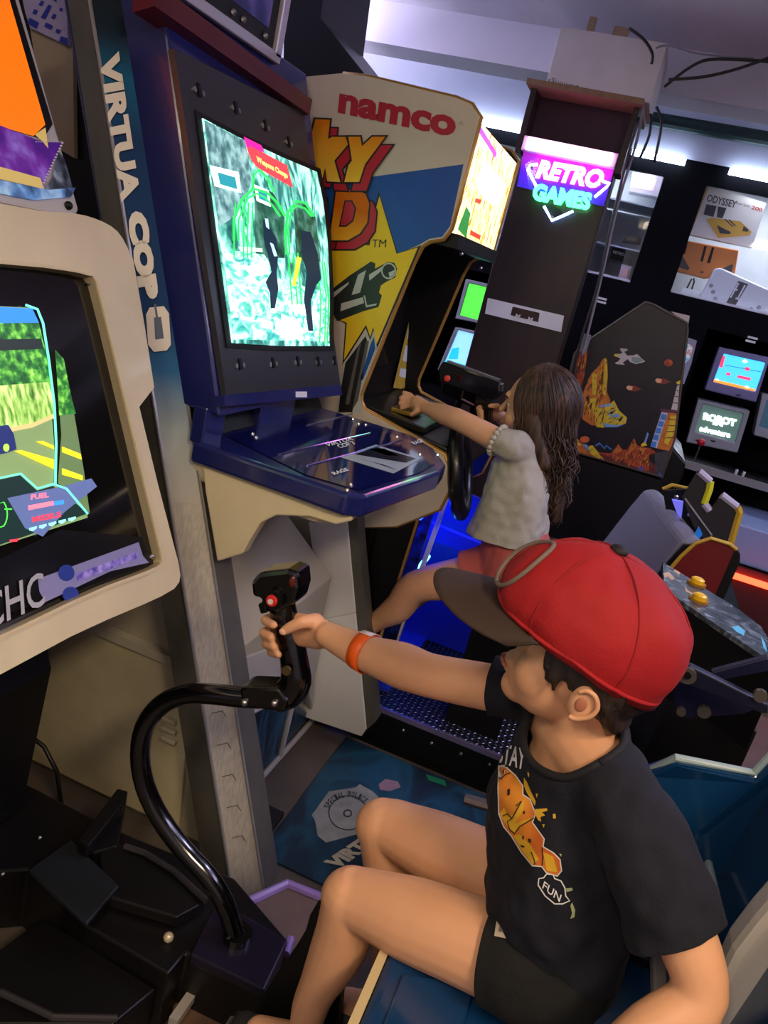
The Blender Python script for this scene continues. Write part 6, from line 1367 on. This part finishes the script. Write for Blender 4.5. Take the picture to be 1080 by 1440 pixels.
b.limb([(gsN, .034), (gsN*.6+eN*.4, .037), (eN, .034), (eN*.6+wN*.4, .033), (wN, .022)], 16)
b.limb([(wN, .022, .016), (pN, .026, .015)], 14, side=(0, 0, 1))
for i, (a0_, b0_) in enumerate((((578, 556), (568, 552)), ((574, 561), (563, 559)), ((572, 566), (562, 567)), ((573, 571), (565, 574)))):
    b.limb([(pN, .010), (D(*a0_, 2.475), .0088), (D(*b0_, 2.48), .0075)], 8)
b.limb([(pN+V(.01, -.01, -.005), .011), (D(586, 578, 2.44), .009), (D(578, 583, 2.45), .0075)], 8)
eF, hF2 = D(726, 608, 2.55), D(694, 580, 2.50)
b.limb([(gsF, .036), (eF, .033), (D(704, 586, 2.51), .022)], 14); b.limb([(D(704, 586, 2.51), .022), (hF2, .028, .022)], 12)
for k in range(4): b.limb([(hF2+V(0, .0, .016-k*.013), .009), (D(679, 572+k*6, 2.475), .0088), (D(672+k, 574+k*6, 2.45), .008), (D(678, 578+k*6, 2.43), .007)], 8)
b.limb([(hF2+V(.01, -.02, .015), .012), (D(700, 571, 2.45), .0105), (D(689, 571, 2.435), .0085)], 10)
kG, aG = D(584, 826, 2.50), D(520, 882, 2.62); hG = D(700, 802, 2.42)
b.limb([(hG, .076), (hG*.5+kG*.5, .066), (kG, .054), (kG*.6+aG*.4+V(.01, 0, -.01), .050), (aG*.85+kG*.15, .034), (aG, .030)], 18)
b.limb([(aG, .030), (D(508, 868, 2.63), .026, .030), (D(503, 852, 2.63), .018, .028)], 12)
hG2 = D(735, 800, 2.52); kG2 = D(606, 820, 2.62); aG2 = D(540, 868, 2.74)
b.limb([(hG2, .074), (hG2*.5+kG2*.5, .064), (kG2, .052), (kG2*.5+aG2*.5, .046), (aG2, .030)], 16); b.limb([(aG2, .028), (aG2+V(-.09, 0, -.02), .026, .018)], 12)
gb_ = b.skin('body', skin2, girl, voxel=.0042, it=7)
for s in (-1, 1):
    e = MB().sph(G(.0715, .033*s, .006), .0105, 14, 10).build('eye', mat('eye_white', 'd8d4cc', .2), girl, smooth=True); MB().sph(G(.0775, .034*s, .005), .0058, 10, 7).build('iris', mat('iris_brown', '2a160c', .2), e, smooth=True)
    MB().limb([(G(.089, .016*s, .026), .003), (G(.089, .034*s, .031), .0036), (G(.076, .054*s, .026), .0025)], 8).build('eyebrow', mat('hair_brown', '24160f', .6), girl, smooth=True)
MB().limb([(G(.095, -.016, -.049), .003), (G(.101, 0, -.048), .0035), (G(.095, .016, -.049), .003)], 8).build('lips', mat('lips', 'b06a5c', .4), girl, smooth=True)
tee = mat('pale_cream_tee', 'a8a598', .85, var=.08, vs_=20, bump=.3, bs=180)
t = MB()
t.limb([(nk+V(0, 0, .005), .068, .055), (D(731, 662, GD), .100, .088), (D(725, 700, GD), .108, .104), (D(717, 740, GD+.02), .115, .118), (D(711, 764, GD+.03), .122, .128), (D(706, 792, GD+.03), .124, .130)], 26, side=Lg)
t.limb([(gsN+V(0, .01, 0), .053), (nk, .055), (gsF+V(0, -.02, 0), .046)], 14)
slG = gsN*.86+eN*.14; t.limb([(gsN*.45+nk*.55+V(0, 0, -.02), .055), (gsN+V(.01, .012, -.004), .049), (slG, .047)], 18); t.limb([(gsF, .048), (gsF*.8+eF*.2, .048)], 14)
tg_ = t.skin('tshirt', tee, girl, voxel=.0055, it=16)
dg_ = (slG-gsN).normalized(); hemn = (D(715, 762, GD+.03)-D(729, 700, GD)).normalized()
wrinkle(tg_, .010, 16., 9.)
trim(tg_, [((slG+dg_*.012, .075), dg_), ((nk+Ug*.022, .075), Ug), ((D(715, 758, GD+.03), .26), hemn)])
md = tg_.modifiers.new('t', 'SOLIDIFY'); md.thickness = .003; md.offset = -1
lace = []
la = dg_.orthogonal().normalized(); lb_ = dg_.cross(la)
for k in range(18): a = 2*pi*k/18; MB().sph(slG+dg_*.016+(la*cos(a)+lb_*sin(a))*.044, .0085, 8, 6).build('lace_scallop', mat('lace_cream', 'b8b4a4', .85), tg_, smooth=True)
coral = mat('coral_shorts', 'b85a58', .85, var=.12, vs_=20, bump=.25, bs=160)
t = MB(); t.limb([(pv+V(0, 0, .03), .118, .108), (pv+V(0, 0, -.035), .118, .105)], 22, side=Lg)
for h, k in ((hG, kG), (hG2, kG2)): t.limb([(pv*.4+h*.6, .092), (h*.85+k*.15, .088), (h*.55+k*.45, .085)], 20)
sg = t.skin('shorts', coral, girl, voxel=.0055, it=6); wrinkle(sg, .006, 14., 3.)
trim(sg, [(((h*.62+k*.38), .14), (k-h).normalized()) for h, k in ((hG, kG), (hG2, kG2))])
md = sg.modifiers.new('t', 'SOLIDIFY'); md.thickness = .003; md.offset = -1
# long wavy hair
gh_m = noisemat('brown_hair', [(.3, '160d09'), (.5, '36241a'), (.68, '563b29')], 70, .55, stretch=(1, 1, .12), bump=.8)
hb = MB(); hb.ell(G(-.022, 0, .024), Fg*.098*S, Lg*.088*S, Ug*.098*S, 24, 16)
hb.limb([(G(-.035, 0, .03), .085, .075), (D(775, 610, 2.37), .080, .062), (D(779, 655, 2.37), .070, .048), (D(782, 700, 2.37), .045, .030), (D(782, 730, 2.37), .020, .014)], 20, side=Lg)
hb.limb([(G(.01, .066, .05), .03, .018), (G(-.005, .080, .0), .028, .014), (G(-.025, .080, -.06), .030, .020), (D(764, 655, 2.29), .026, .020)], 14, side=Fg)
hair = hb.skin('hair', gh_m, girl, voxel=.006, it=4)
hs = MB(); rnd = random.Random(3)
def skull(az, el, k=1.10): # azimuth 0 = face, +90 = her left ear (towards the camera)
    return G(-.012+.094*k*cos(el)*cos(az), .080*k*cos(el)*sin(az), .022+.096*k*sin(el))
for i in range(640):
    side = 1 if rnd.random() < .62 else -1
    az = side*radians(rnd.uniform(58, 180)); k_ = rnd.uniform(1.06, 1.17); P_ = []
    el0 = radians(rnd.uniform(55, 88)); el1 = radians(rnd.uniform(-32, -8))
    for j in range(8):
        t = j/7; P_.append(skull(az*(.80+.20*t), el0+(el1-el0)*t, k_))
    e0 = P_[-1]; ln = rnd.uniform(.14, .33)*(1.0 if abs(az) > 1.6 else .78); w1 = rnd.uniform(0, 6.28); am = rnd.uniform(.010, .034); fr = rnd.uniform(7, 13)
    bk_ = -Fg*.035*abs(cos(az/2)) - Lg*.030*sin(az)*.6
    for j in range(1, 15):
        s = j/14; q = e0+V(0, 0, -ln*s)+bk_*s+Fg*(-.012*s)
        P_.append(q+Fg*am*s*sin(w1+s*fr)+Lg*am*s*cos(w1*1.7+s*fr*.8)-Fg*.02*s*s)
    n_ = len(P_); hs.tube(P_, [.0034*(1-.6*(j/(n_-1))**2) for j in range(n_)], 5)
hs.build('hair_strands', gh_m, hair, smooth=True)
